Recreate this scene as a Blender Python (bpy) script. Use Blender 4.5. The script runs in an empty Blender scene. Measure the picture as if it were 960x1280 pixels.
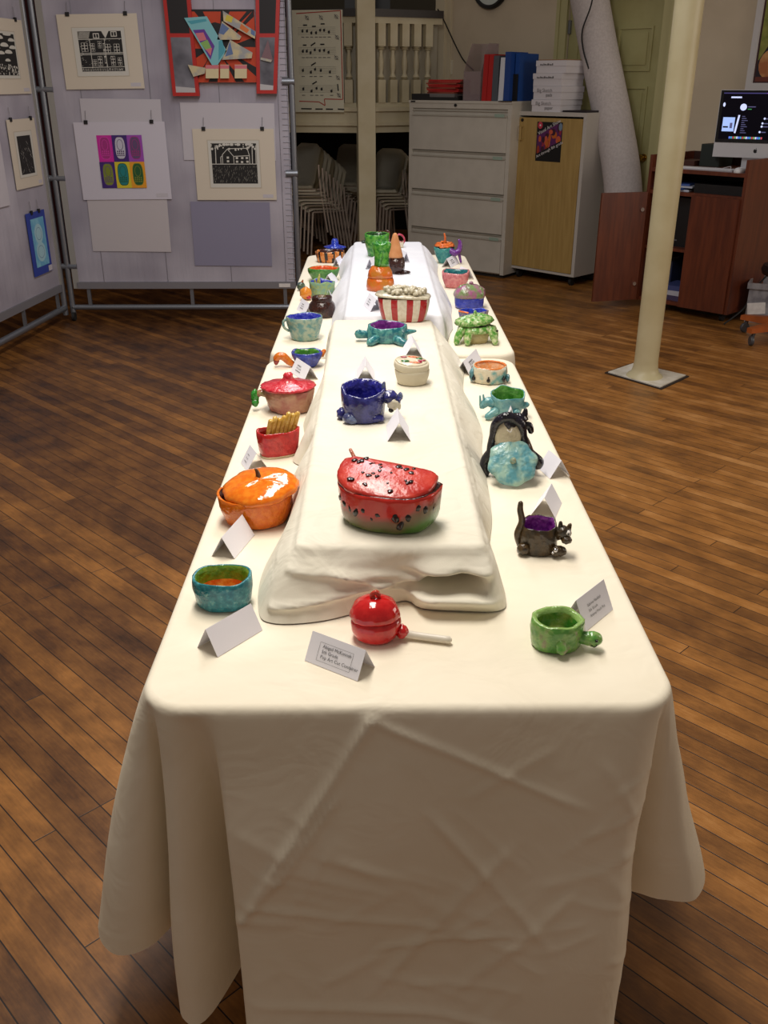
import bpy, bmesh, math, random
from mathutils import Vector, Matrix, noise
random.seed(7)
SC = bpy.context.scene
COL = SC.collection
PI = math.pi
V3 = Vector
# ------------------------------------------------------------------ camera
F = 1170.0
CAMP = V3((0, 0, 1.56))
PITCH = math.radians(24.73); YAW = math.radians(0.49)
FWD = V3((math.sin(YAW)*math.cos(PITCH), math.cos(YAW)*math.cos(PITCH), -math.sin(PITCH)))
RGT = V3((math.cos(YAW), -math.sin(YAW), 0))
UPV = RGT.cross(FWD)
cam = bpy.data.cameras.new('camera'); camo = bpy.data.objects.new('camera', cam); COL.objects.link(camo)
camo.location = CAMP
camo.rotation_euler = Matrix((RGT, UPV, -FWD)).transposed().to_euler()
cam.sensor_fit = 'VERTICAL'; cam.sensor_height = 36; cam.lens = 36*F/1280; cam.clip_start = .02
SC.camera = camo
SC.view_settings.view_transform = 'Standard'; SC.view_settings.look = 'None'
SC.view_settings.gamma = 1; SC.view_settings.use_curve_mapping = False
SC.view_settings.exposure = 0.0
def ray(x, y): return FWD + RGT*((x-480)/F) + UPV*((640-y)/F)
def onplane(x, y, p0, n):
    r = ray(x, y); return CAMP + r*((V3(p0)-CAMP).dot(n)/r.dot(n))
def onz(x, y, z): return onplane(x, y, (0, 0, z), V3((0, 0, 1)))
def mpp(p): return (V3(p)-CAMP).dot(FWD)/F
TZ = .745; RZ = .852
# room frame: RX runs along the wall to the right, RV runs into the wall
ROT = math.radians(-46)
RX = V3((math.cos(ROT), math.sin(ROT), 0)); RV = V3((-math.sin(ROT), math.cos(ROT), 0))
WALLD = 7.2
def onwall(x, y, off=0.0): return onplane(x, y, RV*(WALLD-off), RV)
# ------------------------------------------------------------------ materials
def lin(c):
    o = []
    for v in c[:3]:
        v = v/255.0
        o.append(v/12.92 if v <= .04045 else ((v+.055)/1.055)**2.4)
    return (*o, 1)
MATS = {}
def mat(name, c, rough=.6, metal=0, c2=None, scale=12, bump=0, bscale=60, coat=0, trans=0, emis=0, ramp=(.4, .62), stretch=None, detail=3, spec=.5, c3=None, sheen=0):
    if name in MATS: return MATS[name]
    m = bpy.data.materials.new(name); m.use_nodes = True; nt = m.node_tree; N = nt.nodes; L = nt.links
    b = N['Principled BSDF']; b.inputs['Roughness'].default_value = rough; b.inputs['Metallic'].default_value = metal
    b.inputs['Base Color'].default_value = lin(c); b.inputs['Coat Weight'].default_value = coat
    b.inputs['Coat Roughness'].default_value = .12; b.inputs['Specular IOR Level'].default_value = spec
    b.inputs['Transmission Weight'].default_value = trans
    if emis: b.inputs['Emission Color'].default_value = lin(c); b.inputs['Emission Strength'].default_value = emis
    tc = N.new('ShaderNodeTexCoord'); src = tc.outputs['Object']
    if stretch:
        mp = N.new('ShaderNodeMapping'); mp.inputs['Scale'].default_value = stretch; L.new(src, mp.inputs['Vector']); src = mp.outputs['Vector']
    if c2:
        n = N.new('ShaderNodeTexNoise'); n.inputs['Scale'].default_value = scale; n.inputs['Detail'].default_value = detail
        L.new(src, n.inputs['Vector']); r = N.new('ShaderNodeValToRGB'); L.new(n.outputs['Fac'], r.inputs['Fac'])
        r.color_ramp.elements[0].position = ramp[0]; r.color_ramp.elements[0].color = lin(c)
        r.color_ramp.elements[1].position = ramp[1]; r.color_ramp.elements[1].color = lin(c2)
        if c3:
            e = r.color_ramp.elements.new(min(ramp[1]+.12, 1)); e.color = lin(c3)
        L.new(r.outputs['Color'], b.inputs['Base Color'])
    if bump:
        n2 = N.new('ShaderNodeTexNoise'); n2.inputs['Scale'].default_value = bscale; n2.inputs['Detail'].default_value = 3
        L.new(src, n2.inputs['Vector']); bp = N.new('ShaderNodeBump'); bp.inputs['Strength'].default_value = bump; bp.inputs['Distance'].default_value = .004
        L.new(n2.outputs['Fac'], bp.inputs['Height']); L.new(bp.outputs['Normal'], b.inputs['Normal'])
    MATS[name] = m; return m
def glaze(name, c, c2=None, scale=85, bump=1.15, rough=.22, **k):
    return mat('glaze '+name, c, rough=rough, c2=c2, scale=scale, bump=bump, bscale=k.pop('bscale', 70), coat=.35, **k)
# ------------------------------------------------------------------ mesh helpers
def thing(name, label, cat, loc=(0, 0, 0), rz=0, group=None):
    o = bpy.data.objects.new(name, None); COL.objects.link(o); o.location = loc; o.rotation_euler = (0, 0, rz)
    o.empty_display_size = .05
    return tag(o, label, cat, group)
def tag(o, label, cat, group=None, kind=None):
    o['label'] = label; o['category'] = cat
    if group: o['group'] = group
    if kind: o['kind'] = kind
    return o
def obj(name, bm, mats, parent=None, loc=None, rz=0, smooth=True, bevel=0, label=None, kind=None, ang=40):
    if bevel:
        es = [e for e in bm.edges if len(e.link_faces) == 2 and e.calc_face_angle(0) > .6]
        bmesh.ops.bevel(bm, geom=es, offset=bevel, segments=2, affect='EDGES', profile=.5, clamp_overlap=True)
    bmesh.ops.recalc_face_normals(bm, faces=bm.faces[:])
    me = bpy.data.meshes.new(name); bm.to_mesh(me); bm.free()
    for m in (mats if isinstance(mats, (list, tuple)) else [mats]): me.materials.append(m)
    o = bpy.data.objects.new(name, me); COL.objects.link(o)
    if smooth:
        me.polygons.foreach_set('use_smooth', [True]*len(me.polygons))
        if ang < 180: me.set_sharp_from_angle(angle=math.radians(ang))
    if parent: o.parent = parent
    if loc is not None: o.location = loc
    if rz: o.rotation_euler = (0, 0, rz)
    if label: o['label'] = label
    if kind: o['kind'] = kind
    return o
def structure(name, bm, mats, **k):
    o = obj(name, bm, mats, **k); o['kind'] = 'structure'; return o
def box(bm, x0, x1, y0, y1, z0, z1, mi=0, M=None):
    vs = [bm.verts.new((x, y, z)) for z in (z0, z1) for y in (y0, y1) for x in (x0, x1)]
    if M is not None:
        for v in vs: v.co = M @ v.co
    for q in ((0, 2, 3, 1), (4, 5, 7, 6), (0, 1, 5, 4), (2, 6, 7, 3), (0, 4, 6, 2), (1, 3, 7, 5)):
        f = bm.faces.new([vs[i] for i in q]); f.material_index = mi
def B(*boxes):
    bm = bmesh.new()
    for b in boxes: box(bm, *b)
    return bm
def tube(bm, pts, rad, mi=0, n=10, cap=True):
    pts = [V3(p) for p in pts]; k = len(pts)
    if not isinstance(rad, (list, tuple)): rad = [rad]*k
    rings = []; prev = None
    for i, p in enumerate(pts):
        t = (pts[min(i+1, k-1)]-pts[max(i-1, 0)]).normalized()
        if prev is None: a = t.orthogonal().normalized()
        else:
            a = prev - t*prev.dot(t)
            a = a.normalized() if a.length > 1e-6 else t.orthogonal().normalized()
        prev = a; b = t.cross(a)
        rings.append([bm.verts.new(p+(a*math.cos(2*PI*j/n)+b*math.sin(2*PI*j/n))*rad[i]) for j in range(n)])
    for i in range(k-1):
        for j in range(n):
            f = bm.faces.new((rings[i][j], rings[i][(j+1) % n], rings[i+1][(j+1) % n], rings[i+1][j])); f.material_index = mi
    if cap:
        bm.faces.new(rings[0][::-1]).material_index = mi; bm.faces.new(rings[-1]).material_index = mi
def T(pts, rad, n=10):
    bm = bmesh.new(); tube(bm, pts, rad, 0, n); return bm
def smooth_path(pts, sub=6):
    pts = [V3(p) for p in pts]; out = []
    for i in range(len(pts)-1):
        p0 = pts[max(i-1, 0)]; p1 = pts[i]; p2 = pts[i+1]; p3 = pts[min(i+2, len(pts)-1)]
        for j in range(sub):
            t = j/sub
            out.append(.5*((2*p1)+(p2-p0)*t+(2*p0-5*p1+4*p2-p3)*t*t+(3*p1-p0-3*p2+p3)*t**3))
    out.append(pts[-1]); return out
def lerp_list(a, n):
    out = []
    for i in range(n):
        t = i/(n-1)*(len(a)-1); k = min(int(t), len(a)-2); out.append(a[k]+(a[k+1]-a[k])*(t-k))
    return out
def worm(bm, pts, rads, mi=0, n=10, sub=6):      # smooth tapering clay roll with rounded ends
    p = smooth_path(pts, sub); r = lerp_list(list(rads), len(p))
    p = [p[0]-(p[1]-p[0]).normalized()*r[0]*.6]+p+[p[-1]+(p[-1]-p[-2]).normalized()*r[-1]*.6]; r = [r[0]*.35]+r+[r[-1]*.35]
    tube(bm, p, r, mi, n)
def blob(bm, c, r, seed=0, wob=.06, mi=0, M=None, sub=3, fr=2.2):
    if not isinstance(r, (list, tuple)): r = (r, r, r)
    g = bmesh.ops.create_icosphere(bm, subdivisions=sub, radius=1)['verts']
    fs = set()
    for v in g:
        k = 1+wob*noise.noise(v.co*fr+V3((seed*3.1, seed, 1)))*2
        q = V3((v.co.x*r[0]*k, v.co.y*r[1]*k, v.co.z*r[2]*k))
        if M is not None: q = M @ q
        v.co = q+V3(c)
        for f in v.link_faces: fs.add(f)
    for f in fs: f.material_index = mi
def superell(t, e):
    c, s = math.cos(t), math.sin(t)
    return (math.copysign(abs(c)**(2/e), c), math.copysign(abs(s)**(2/e), s))
def clay(bm, prof, a, b, e=2, seed=0, wob=.03, rimw=0, n=44, rim=None, mif=None, off=(0, 0, 0), M=None, plan=None, rimf=None, fr=1.6, mo=0, mn=1):
    zm = max(p[1] for p in prof) or 1
    rings = []
    for k, (s, z) in enumerate(prof):
        ring = []
        for j in range(n):
            t = 2*PI*j/n
            x, y = plan(t) if plan else superell(t, e)
            f = 1+wob*(noise.noise(V3((math.cos(t)*fr+seed*5.3, math.sin(t)*fr+seed, z*18+seed)))*2+.9*noise.noise(V3((math.cos(t)*fr*3+seed, math.sin(t)*fr*3, z*70+seed))))
            zz = z+(rimw*noise.noise(V3((math.cos(t)*1.3+seed, math.sin(t)*1.3, seed*2.7)))*1.3+rimw*.12*math.sin(t*9+seed+2*math.sin(t*3)))*(max(z, 0)/zm)**2
            if rimf: zz += rimf(t)*(max(z, 0)/zm)**2
            q = V3((x*a*s*f, y*b*s*f, zz))
            if M is not None: q = M @ q
            ring.append(bm.verts.new(q+V3(off)))
        rings.append(ring)
    for k in range(len(rings)-1):
        for j in range(n):
            f = bm.faces.new((rings[k][j], rings[k][(j+1) % n], rings[k+1][(j+1) % n], rings[k+1][j]))
            mi = mn if (rim is not None and k >= rim) else mo
            if mif: mi = mif(2*PI*(j+.5)/n, k, mi)
            f.material_index = mi
    f = bm.faces.new(rings[0][::-1]); f.material_index = mo
    f = bm.faces.new(rings[-1]); f.material_index = mn if rim is not None else mo
def bowlprof(h, wall=.13, floor=.18, base=.8, belly=1.0, top=1.0, k=5):
    o = [(base*.55, 0), (base*.9, .0), (base, h*.05)]
    for i in range(1, k+1):
        t = i/k; o.append((base+(belly-base)*math.sin(t*PI/2) if t < .6 else belly+(top-belly)*(t-.6)/.4 if belly != top else base+(top-base)*math.sin(t*PI/2), h*(.05+.93*t)))
    o += [(top-wall*.3, h), (top-wall*.8, h*.985)]
    r = len(o)-2
    for i in range(1, k+1):
        t = i/k; o.append(((top-wall)*(1-.18*t), h*.96-(h*.96-h*floor)*t))
    o.append(((top-wall)*.4, h*floor*.95))
    return o, r
def fit(x0, y0, x1, y1, dr=1.0, br=.85, z=TZ):
    cx = (x0+x1)/2; p = onz(cx, y1, z); c = p.copy()
    for _ in range(4):
        s = mpp(c+V3((0, 0, .03))); w = (x1-x0)*s; d = w*dr
        c = V3((onz(cx, y1, z).x, p.y+d/2*br, z)); c.x = p.x*c.y/p.y if abs(p.y) > 1e-6 else p.x
    v = c-CAMP; a = math.atan2(-v.z, math.hypot(v.x, v.y))
    h = ((y1-y0)*s-(d/2*br+d/2)*math.sin(a))/math.cos(a)
    return c, w, d, max(h, .012), s
def rotx(a): return Matrix.Rotation(a, 3, 'X')
def roty(a): return Matrix.Rotation(a, 3, 'Y')
def rotz(a): return Matrix.Rotation(a, 3, 'Z')
R = math.radians
class Dec:                                          # flat printed marks, every mark a hair above the last
    def __init__(s): s.bm = bmesh.new(); s.k = 0; s.m = []
    def mi(s, m):
        if m not in s.m: s.m.append(m)
        return s.m.index(m)
    def poly(s, pts, m):
        s.k += 1
        vs = [s.bm.verts.new((p[0], p[1], s.k*.00004)) for p in pts]
        f = s.bm.faces.new(vs); f.material_index = s.mi(m)
        if f.normal.z < 0 or True:
            f.normal_update()
            if f.normal.z < 0: f.normal_flip()
    def rect(s, x0, y0, x1, y1, m): s.poly([(x0, y0), (x1, y0), (x1, y1), (x0, y1)], m)
    def line(s, p, q, w, m):
        d = V3((q[0]-p[0], q[1]-p[1])); L = d.length or 1; n = V3((-d.y, d.x))*(w/2/L)
        s.poly([(p[0]+n.x, p[1]+n.y), (q[0]+n.x, q[1]+n.y), (q[0]-n.x, q[1]-n.y), (p[0]-n.x, p[1]-n.y)], m)
    def disc(s, x, y, r, m, n=14, ry=None):
        s.poly([(x+r*math.cos(2*PI*i/n), y+(ry or r)*math.sin(2*PI*i/n)) for i in range(n)], m)
    def ring(s, x, y, r, w, m, n=16, ry=None):
        ry = ry or r
        for i in range(n):
            a, b = 2*PI*i/n, 2*PI*(i+1)/n
            s.line((x+r*math.cos(a), y+ry*math.sin(a)), (x+r*math.cos(b), y+ry*math.sin(b)), w, m)
    def text(s, body, x, y, size, m, rot=0, align='LEFT'):
        if body.startswith('#'):                     # writing too small to read in the photograph: short strokes
            for i in range(len(body)*3):
                w_ = size*(.34, .5, .26, .42)[i % 4]; s.rect(x, y+size*.1, x+w_*.8, y+size*(.42, .34, .5)[i % 3], m); x += w_
            return
        cu = bpy.data.curves.new('t', 'FONT'); cu.body = body; cu.size = size; cu.align_x = align; cu.resolution_u = 2
        o = bpy.data.objects.new('t', cu); COL.objects.link(o)
        dg = bpy.context.evaluated_depsgraph_get(); me = bpy.data.meshes.new_from_object(o.evaluated_get(dg))
        s.k += 2; c, sn = math.cos(rot), math.sin(rot)
        vs = [s.bm.verts.new((x+v.co.x*c-v.co.y*sn, y+v.co.x*sn+v.co.y*c, s.k*.00004)) for v in me.vertices]
        for p in me.polygons:
            try: f = s.bm.faces.new([vs[i] for i in p.vertices]); f.material_index = s.mi(m)
            except ValueError: pass
        bpy.data.objects.remove(o); bpy.data.curves.remove(cu); bpy.data.meshes.remove(me)
    def done(s, name, parent, M4, **k):
        me = bpy.data.meshes.new(name); s.bm.to_mesh(me); s.bm.free()
        for m in s.m: me.materials.append(m)
        o = bpy.data.objects.new(name, me); COL.objects.link(o); o.parent = parent; o.matrix_local = M4
        for a, b in k.items(): o[a] = b
        return o
def frame4(origin, u, v):                            # local x along u, local y along v
    u = V3(u).normalized(); v = V3(v).normalized(); n = u.cross(v)
    m = Matrix((u, v, n)).transposed().to_4x4(); m.translation = V3(origin); return m
# ------------------------------------------------------------------ palette
INK = mat('black ink', (22, 20, 20), .7); GREYINK = mat('grey ink', (90, 88, 88), .7); REDINK = mat('red ink', (170, 60, 50), .7)
PAPER = mat('white paper', (226, 220, 216), .8, c2=(214, 208, 204), scale=30)
CARD = mat('white card', (236, 234, 242), .75)
CREAMW = mat('cream paint', (214, 200, 166), .55, c2=(202, 188, 152), scale=6, bump=.1, bscale=30)
METAL = mat('grey tube steel', (135, 138, 145), .35, metal=.7)
CHROME = mat('chrome', (210, 210, 215), .18, metal=1)
BLACK = mat('black plastic', (18, 18, 20), .4)
RUBBER = mat('black rubber', (22, 22, 22), .7)
# ------------------------------------------------------------------ setting
def floor_mat():
    m = bpy.data.materials.new('worn maple strip floor'); m.use_nodes = True; nt = m.node_tree; N = nt.nodes; L = nt.links
    b = N['Principled BSDF']
    tc = N.new('ShaderNodeTexCoord'); mp = N.new('ShaderNodeMapping'); mp.inputs['Rotation'].default_value = (0, 0, -(ROT+PI))
    mp.vector_type = 'POINT'; L.new(tc.outputs['Object'], mp.inputs['Vector'])
    br = N.new('ShaderNodeTexBrick'); br.inputs['Scale'].default_value = 1; br.inputs['Brick Width'].default_value = 1.7; br.inputs['Row Height'].default_value = .056
    br.inputs['Mortar Size'].default_value = .0016; br.inputs['Mortar Smooth'].default_value = .25; br.offset = .37; br.offset_frequency = 3; br.squash = .8; br.squash_frequency = 5
    br.inputs['Color1'].default_value = (0, 0, 0, 1); br.inputs['Color2'].default_value = (1, 1, 1, 1); br.inputs['Mortar'].default_value = (.5, .5, .5, 1)
    L.new(mp.outputs['Vector'], br.inputs['Vector'])
    def noi(scale, sc, det=4, rough=.6):
        m2 = N.new('ShaderNodeMapping'); m2.inputs['Scale'].default_value = sc; L.new(mp.outputs['Vector'], m2.inputs['Vector'])
        n = N.new('ShaderNodeTexNoise'); n.inputs['Scale'].default_value = scale; n.inputs['Detail'].default_value = det; n.inputs['Roughness'].default_value = rough
        L.new(m2.outputs['Vector'], n.inputs['Vector']); return n.outputs['Fac']
    grain = noi(14, (1, 12, 1)); patch = noi(5, (1, 1.6, 1), 5, .65); big = noi(.7, (1, 1, 1), 2)
    def mth(op, a, b2):
        x = N.new('ShaderNodeMath'); x.operation = op
        for i, q in enumerate((a, b2)):
            if isinstance(q, (int, float)): x.inputs[i].default_value = q
            else: L.new(q, x.inputs[i])
        return x.outputs[0]
    bw = N.new('ShaderNodeRGBToBW'); L.new(br.outputs['Color'], bw.inputs[0])
    val = mth('ADD', mth('ADD', mth('MULTIPLY', bw.outputs[0], .17), mth('MULTIPLY', grain, .20)), mth('ADD', mth('MULTIPLY', patch, .62), mth('MULTIPLY', big, .30)))
    # right side lighter: barer worn wood, plus its stronger light painted into the colour
    sx = N.new('ShaderNodeSeparateXYZ'); L.new(tc.outputs['Object'], sx.inputs[0])
    mr = N.new('ShaderNodeMapRange'); mr.inputs[1].default_value = -1.2; mr.inputs[2].default_value = 1.6; mr.inputs[3].default_value = -.07; mr.inputs[4].default_value = .10; L.new(sx.outputs[0], mr.inputs[0])
    val = mth('ADD', val, mr.outputs[0])
    r = N.new('ShaderNodeValToRGB'); L.new(val, r.inputs['Fac']); cr = r.color_ramp
    cr.elements[0].position = .36; cr.elements[0].color = lin((44, 25, 13)); cr.elements[1].position = .95; cr.elements[1].color = lin((190, 136, 78))
    for p, c in ((.5, (84, 51, 22)), (.64, (118, 76, 33)), (.79, (156, 103, 46))):
        e = cr.elements.new(p); e.color = lin(c)
    mx = N.new('ShaderNodeMixRGB'); mx.inputs['Color2'].default_value = lin((24, 12, 7)); L.new(br.outputs['Fac'], mx.inputs['Fac']); L.new(r.outputs['Color'], mx.inputs['Color1'])
    L.new(mx.outputs['Color'], b.inputs['Base Color'])
    rr = N.new('ShaderNodeMapRange'); rr.inputs[3].default_value = .30; rr.inputs[4].default_value = .52; L.new(patch, rr.inputs[0]); L.new(rr.outputs[0], b.inputs['Roughness'])
    bp = N.new('ShaderNodeBump'); bp.inputs['Strength'].default_value = .35; bp.inputs['Distance'].default_value = .002; bp.invert = True
    L.new(mth('ADD', br.outputs['Fac'], mth('MULTIPLY', grain, .25)), bp.inputs['Height']); L.new(bp.outputs['Normal'], b.inputs['Normal'])
    return m
structure('floor', B((-6, 7, -2.5, 13, -.05, 0)), floor_mat(), smooth=False)
WALLM = mat('cream wall', (206, 192, 168), .7, c2=(198, 184, 160), scale=3, bump=.06, bscale=90)
GREENW = mat('pale green door paint', (176, 172, 122), .5, c2=(168, 162, 112), scale=5, bump=.05)
GREENT = mat('pale green trim paint', (186, 180, 132), .5)
def wl(x): return (onwall(x, 101)).dot(RX)          # coordinate along the wall for a photo column
W4 = frame4((0, 0, 0), RX, RV)
def wallbox(x0, x1, d0, d1, z0, z1): return (x0, x1, WALLD+d0, WALLD+d1, z0, z1)
xd0, xd1 = wl(705), wl(822)
def wobj(kind_name, boxes, m, **k):
    o = obj(kind_name, B(*boxes), m, smooth=False, **k); o.rotation_euler = (0, 0, ROT); return o
xl = wl(556)
w = wobj('wall_right', [wallbox(xl, xd0-.0, 0, .15, 0, 3.4), wallbox(xd1, 7.5, 0, .15, 0, 3.4), wallbox(xd0, xd1, 0, .15, 2.16, 3.4)], WALLM); w['kind'] = 'structure'
d = wobj('door_1', [wallbox(xd0+.005, xd1-.005, .02, .07, .01, 2.15)], GREENW); d['kind'] = 'structure'
dw = xd1-xd0
for (a, b_) in ((.1, .46), (.54, .9)):
    for (z0, z1) in ((.2, .85), (.98, 1.52), (1.63, 1.95)):
        bmp = bmesh.new()
        x0 = xd0+dw*a; x1 = xd0+dw*b_
        for q in ((x0, x1, z0, z0+.018), (x0, x1, z1-.018, z1), (x0, x0+.018, z0+.018, z1-.018), (x1-.018, x1, z0+.018, z1-.018)):
            box(bmp, q[0], q[1], WALLD+.008, WALLD+.0199, q[2], q[3])
        box(bmp, x0+.045, x1-.045, WALLD+.012, WALLD+.0199, z0+.045, z1-.045)
        p = obj('door_panel', bmp, GREENW, parent=d, smooth=False, bevel=.003)
bmk = bmesh.new(); BR = mat('brass', (190, 150, 70), .25, metal=1)
kx = xd1-.06
clay(bmk, [(.3, 0), (1, 0), (1, .012), (.35, .016), (.35, .04), (.8, .045), (1, .06), (.8, .078), (.2, .082)], .03, .03, wob=0, n=20, M=rotx(PI/2), off=(kx, WALLD+.02, .99))
obj('door_knob', bmk, BR, parent=d)
hz = onwall(711, 34).z
obj('hinge', B((xd0+.004, xd0+.024, WALLD-.004, WALLD+.019, hz-.05, hz+.05)), METAL, parent=d, smooth=False)
wobj('trim_1', [wallbox(xd0-.11, xd0, -.025, 0, 0, 2.27), wallbox(xd1, xd1+.11, -.025, 0, 0, 2.27), wallbox(xd0, xd1, -.025, 0, 2.16, 2.27),
               wallbox(xd0-.09, xd0-.07, -.035, -.025, 0, 2.25), wallbox(xd1+.07, xd1+.09, -.035, -.025, 0, 2.25)], GREENT)['kind'] = 'structure'
wobj('baseboard_right', [wallbox(xl+.2, xd0-.11, -.015, 0, 0, .14), wallbox(xd1+.11, 7.5, -.015, 0, 0, .14)], CREAMW)['kind'] = 'structure'
PIL = mat('pilaster paint', (212, 200, 172), .55)
wobj('trim_2', [wallbox(xl-.08, xl+.03, -.06, 0, 0, 3.4), wallbox(xl+.03, xl+.075, -.03, 0, 0, 3.4)], PIL)['kind'] = 'structure'
# far walls
OLIVE = mat('dark olive wall', (74, 70, 58), .8)
structure('wall_back', B((-6, 2.6, 12.2, 12.35, 0, 3.4)), OLIVE, smooth=False)
MAROON = mat('maroon curtain', (60, 14, 20), .9)
bm = bmesh.new()
pts = []
for i in range(121):
    x = -6+i*.043; pts.append((x, 8.6+.05*math.sin(i*.9)+.02*math.sin(i*2.3)))
vt = [[bm.verts.new((x, y, z)) for x, y in pts] for z in (.02, 1.6, 3.3)]
for k in range(2):
    for i in range(120): bm.faces.new((vt[k][i], vt[k][i+1], vt[k+1][i+1], vt[k+1][i]))
tag(obj('stage_curtain', bm, MAROON), 'dark maroon curtain hanging behind the white display panels', 'curtain')
# ------------------------------------------------------------------ white steel pole at right and cream post
POLE = mat('pole paint', (194, 184, 148), .45, c2=(184, 172, 134), scale=5, bump=.25, bscale=14, ramp=(.35, .65))
pc = onz(807, 474, 0); pc.y += .03
t = thing('round_column', 'round cream painted steel column on a square white floor plate', 'column', pc)
pb = bmesh.new()
prof = [(1.55, .012), (1.45, .022), (1.18, .035), (1.06, .06), (1.0, .10)] + [(1.0+.012*i, .1+.33*i) for i in range(1, 11)]
clay(pb, prof, .067, .067, wob=.004, n=32); obj('shaft', pb, POLE, t)
def platepoly(bm, pts, z0, z1, mi=0):
    lo = [bm.verts.new((*p, z0)) for p in pts]; hi = [bm.verts.new((*p, z1)) for p in pts]; n = len(pts)
    bm.faces.new(lo[::-1]).material_index = mi; bm.faces.new(hi).material_index = mi
    for i in range(n): bm.faces.new((lo[i], lo[(i+1) % n], hi[(i+1) % n], hi[i])).material_index = mi
PLATE = mat('white floor plate', (214, 208, 196), .5, c2=(196, 188, 172), scale=14)
q = [onz(x, y, 0)-pc for x, y in ((760, 467), (825, 486), (857, 471), (792, 456))]
cq = sum(q, V3())/4
b1 = bmesh.new(); platepoly(b1, [(p.x, p.y) for p in [cq+(p-cq)*1.0 for p in q]], .006, .012); obj('base_plate', b1, PLATE, t, smooth=False)
b1 = bmesh.new(); platepoly(b1, [(p.x, p.y) for p in [cq+(p-cq)*1.09 for p in q]], .0005, .006); obj('base_edge', b1, mat('dark floor gap', (40, 28, 22), .8), t, smooth=False, label='dark edge around the plate')
# ------------------------------------------------------------------ balcony railing, fascia and post
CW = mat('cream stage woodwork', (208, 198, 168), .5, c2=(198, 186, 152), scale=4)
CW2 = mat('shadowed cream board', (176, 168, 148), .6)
colp = V3((-.085, 9.2, 0)); endR = V3((.60, 9.52, 0)); endL = V3((-1.55, 9.42, 0))
root = thing('stage_railing', 'cream raised stage front with turned balusters, dark handrail and moulded fascia', 'railing', (0, 0, 0))
HANDR = mat('dark handrail', (48, 40, 36), .4)
for (a, b_) in ((colp, endR), (colp, endL)):
    u = (b_-a); Lr = u.length; u.normalize(); n = V3((u.y, -u.x, 0))
    if n.y > 0: n = -n
    # local box helper along run
    M = Matrix((u, -n, V3((0, 0, 1)))).transposed().to_4x4(); M.translation = a
    def rb(x0, x1, y0, y1, z0, z1): return (x0, x1, y0, y1, z0, z1, 0, M)
    zt = 2.10
    obj('handrail', B(rb(0, Lr, -.04, .05, zt-.03, zt+.03)), HANDR, root, bevel=.008)
    obj('top_rail', B(rb(0, Lr, -.02, .03, zt-.08, zt-.0301)), CW, root, smooth=False)
    obj('fascia', B(rb(0, Lr, -.03, .06, 1.13, 1.19), rb(0, Lr, -.06, .06, 1.19, 1.22), rb(0, Lr, -.045, .06, 1.22, 1.31), rb(0, Lr, -.07, .06, 1.31, 1.345), rb(0, Lr, -.02, .06, 1.345, 1.38)), CW, root, bevel=.004, ang=30)
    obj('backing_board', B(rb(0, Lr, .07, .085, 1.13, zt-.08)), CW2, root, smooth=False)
    nb = int((Lr-.16)/.118)
    for i in range(nb+1):
        x = .15+i*.118
        if x > Lr-.02: break
        p = a+u*x
        bb = bmesh.new()
        z0, z1 = 1.38, zt-.08
        w_ = .036
        def sq(za, zb): box(bb, -w_, w_, -.028, .028, za, zb)
        sq(z0, z0+.19); sq(z1-.18, z1)
        h0, h1 = z0+.19, z1-.18; H = h1-h0
        prf = [(1.0, 0), (.6, .012), (1.05, .03), (.6, .05), (1.1, .075), (.85, .11), (.55, .2), (.8, .36), (.82, .55), (.5, .8), (.6, .885), (1.1, .915), (.6, .945), (1.05, .97), (.7, 1)]
        clay(bb, [(r_, h0+H*z_) for r_, z_ in prf], .032, .032, wob=0, n=10)
        o = obj('baluster', bb, CW, root, loc=(p.x, p.y, 0), rz=math.atan2(u.y, u.x))
o = tag(obj('square_post', B((-.078, .078, -.07, .07, 0, 3.4)), CW, bevel=.006), 'tall square cream post at the bend of the stage front', 'post'); o.location = colp+V3((0, -.06, 0)); o.rotation_euler = (0, 0, R(8))
# stage floor slab
bm = bmesh.new(); platepoly(bm, [(-3.4, 9.6), (endL.x, endL.y+.09), (colp.x, colp.y+.09), (endR.x-.05, endR.y+.06), (.9, 10.6), (.9, 12.2), (-3.4, 12.2)], 1.2, 1.3)
structure('trim_3', bm, mat('stage floor wood', (60, 44, 32), .6), smooth=False)
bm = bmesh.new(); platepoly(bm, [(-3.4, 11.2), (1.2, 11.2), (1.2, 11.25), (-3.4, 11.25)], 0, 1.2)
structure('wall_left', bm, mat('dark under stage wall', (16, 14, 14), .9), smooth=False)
# dark equipment seen behind the rail
o = tag(obj('amplifier_case', B((0, .42, 0, .3, 0, .96)), BLACK, bevel=.01, loc=(-.28, 9.8, 1.3)), 'black equipment case standing on the stage behind the handrail', 'case')
# music chart hung on the rail
u = (endL-colp).normalized(); nrm = V3((u.y, -u.x, 0)); nrm = nrm if nrm.y < 0 else -nrm
pl0 = colp+nrm*.09
ptr = onplane(428, 12, pl0, nrm); pbl = onplane(366, 140, pl0, nrm)
Wc = (ptr-pbl).dot(-u); Hc = ptr.z-pbl.z
mt = thing('music_chart', 'white music notation chart with red outline hung on the stage railing', 'poster', V3((ptr.x, ptr.y, pbl.z)))
ch = Dec(); CHM = mat('chart paper', (206, 202, 180), .7)
b1 = bmesh.new(); M = frame4((0, 0, 0), -u, (0, 0, 1)); box(b1, -Wc, 0, 0, Hc, -.004, 0, 0, M); obj('sheet', b1, CHM, mt, smooth=False)
def cx(px): return -Wc+(px-0)/540*Wc
def cy(py): return Hc-py/1240*Hc     # crop pixels 616x1280
X = lambda a: (a-545)/560*Wc
Y = lambda b: Hc-(b-30)/1200*Hc
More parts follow.
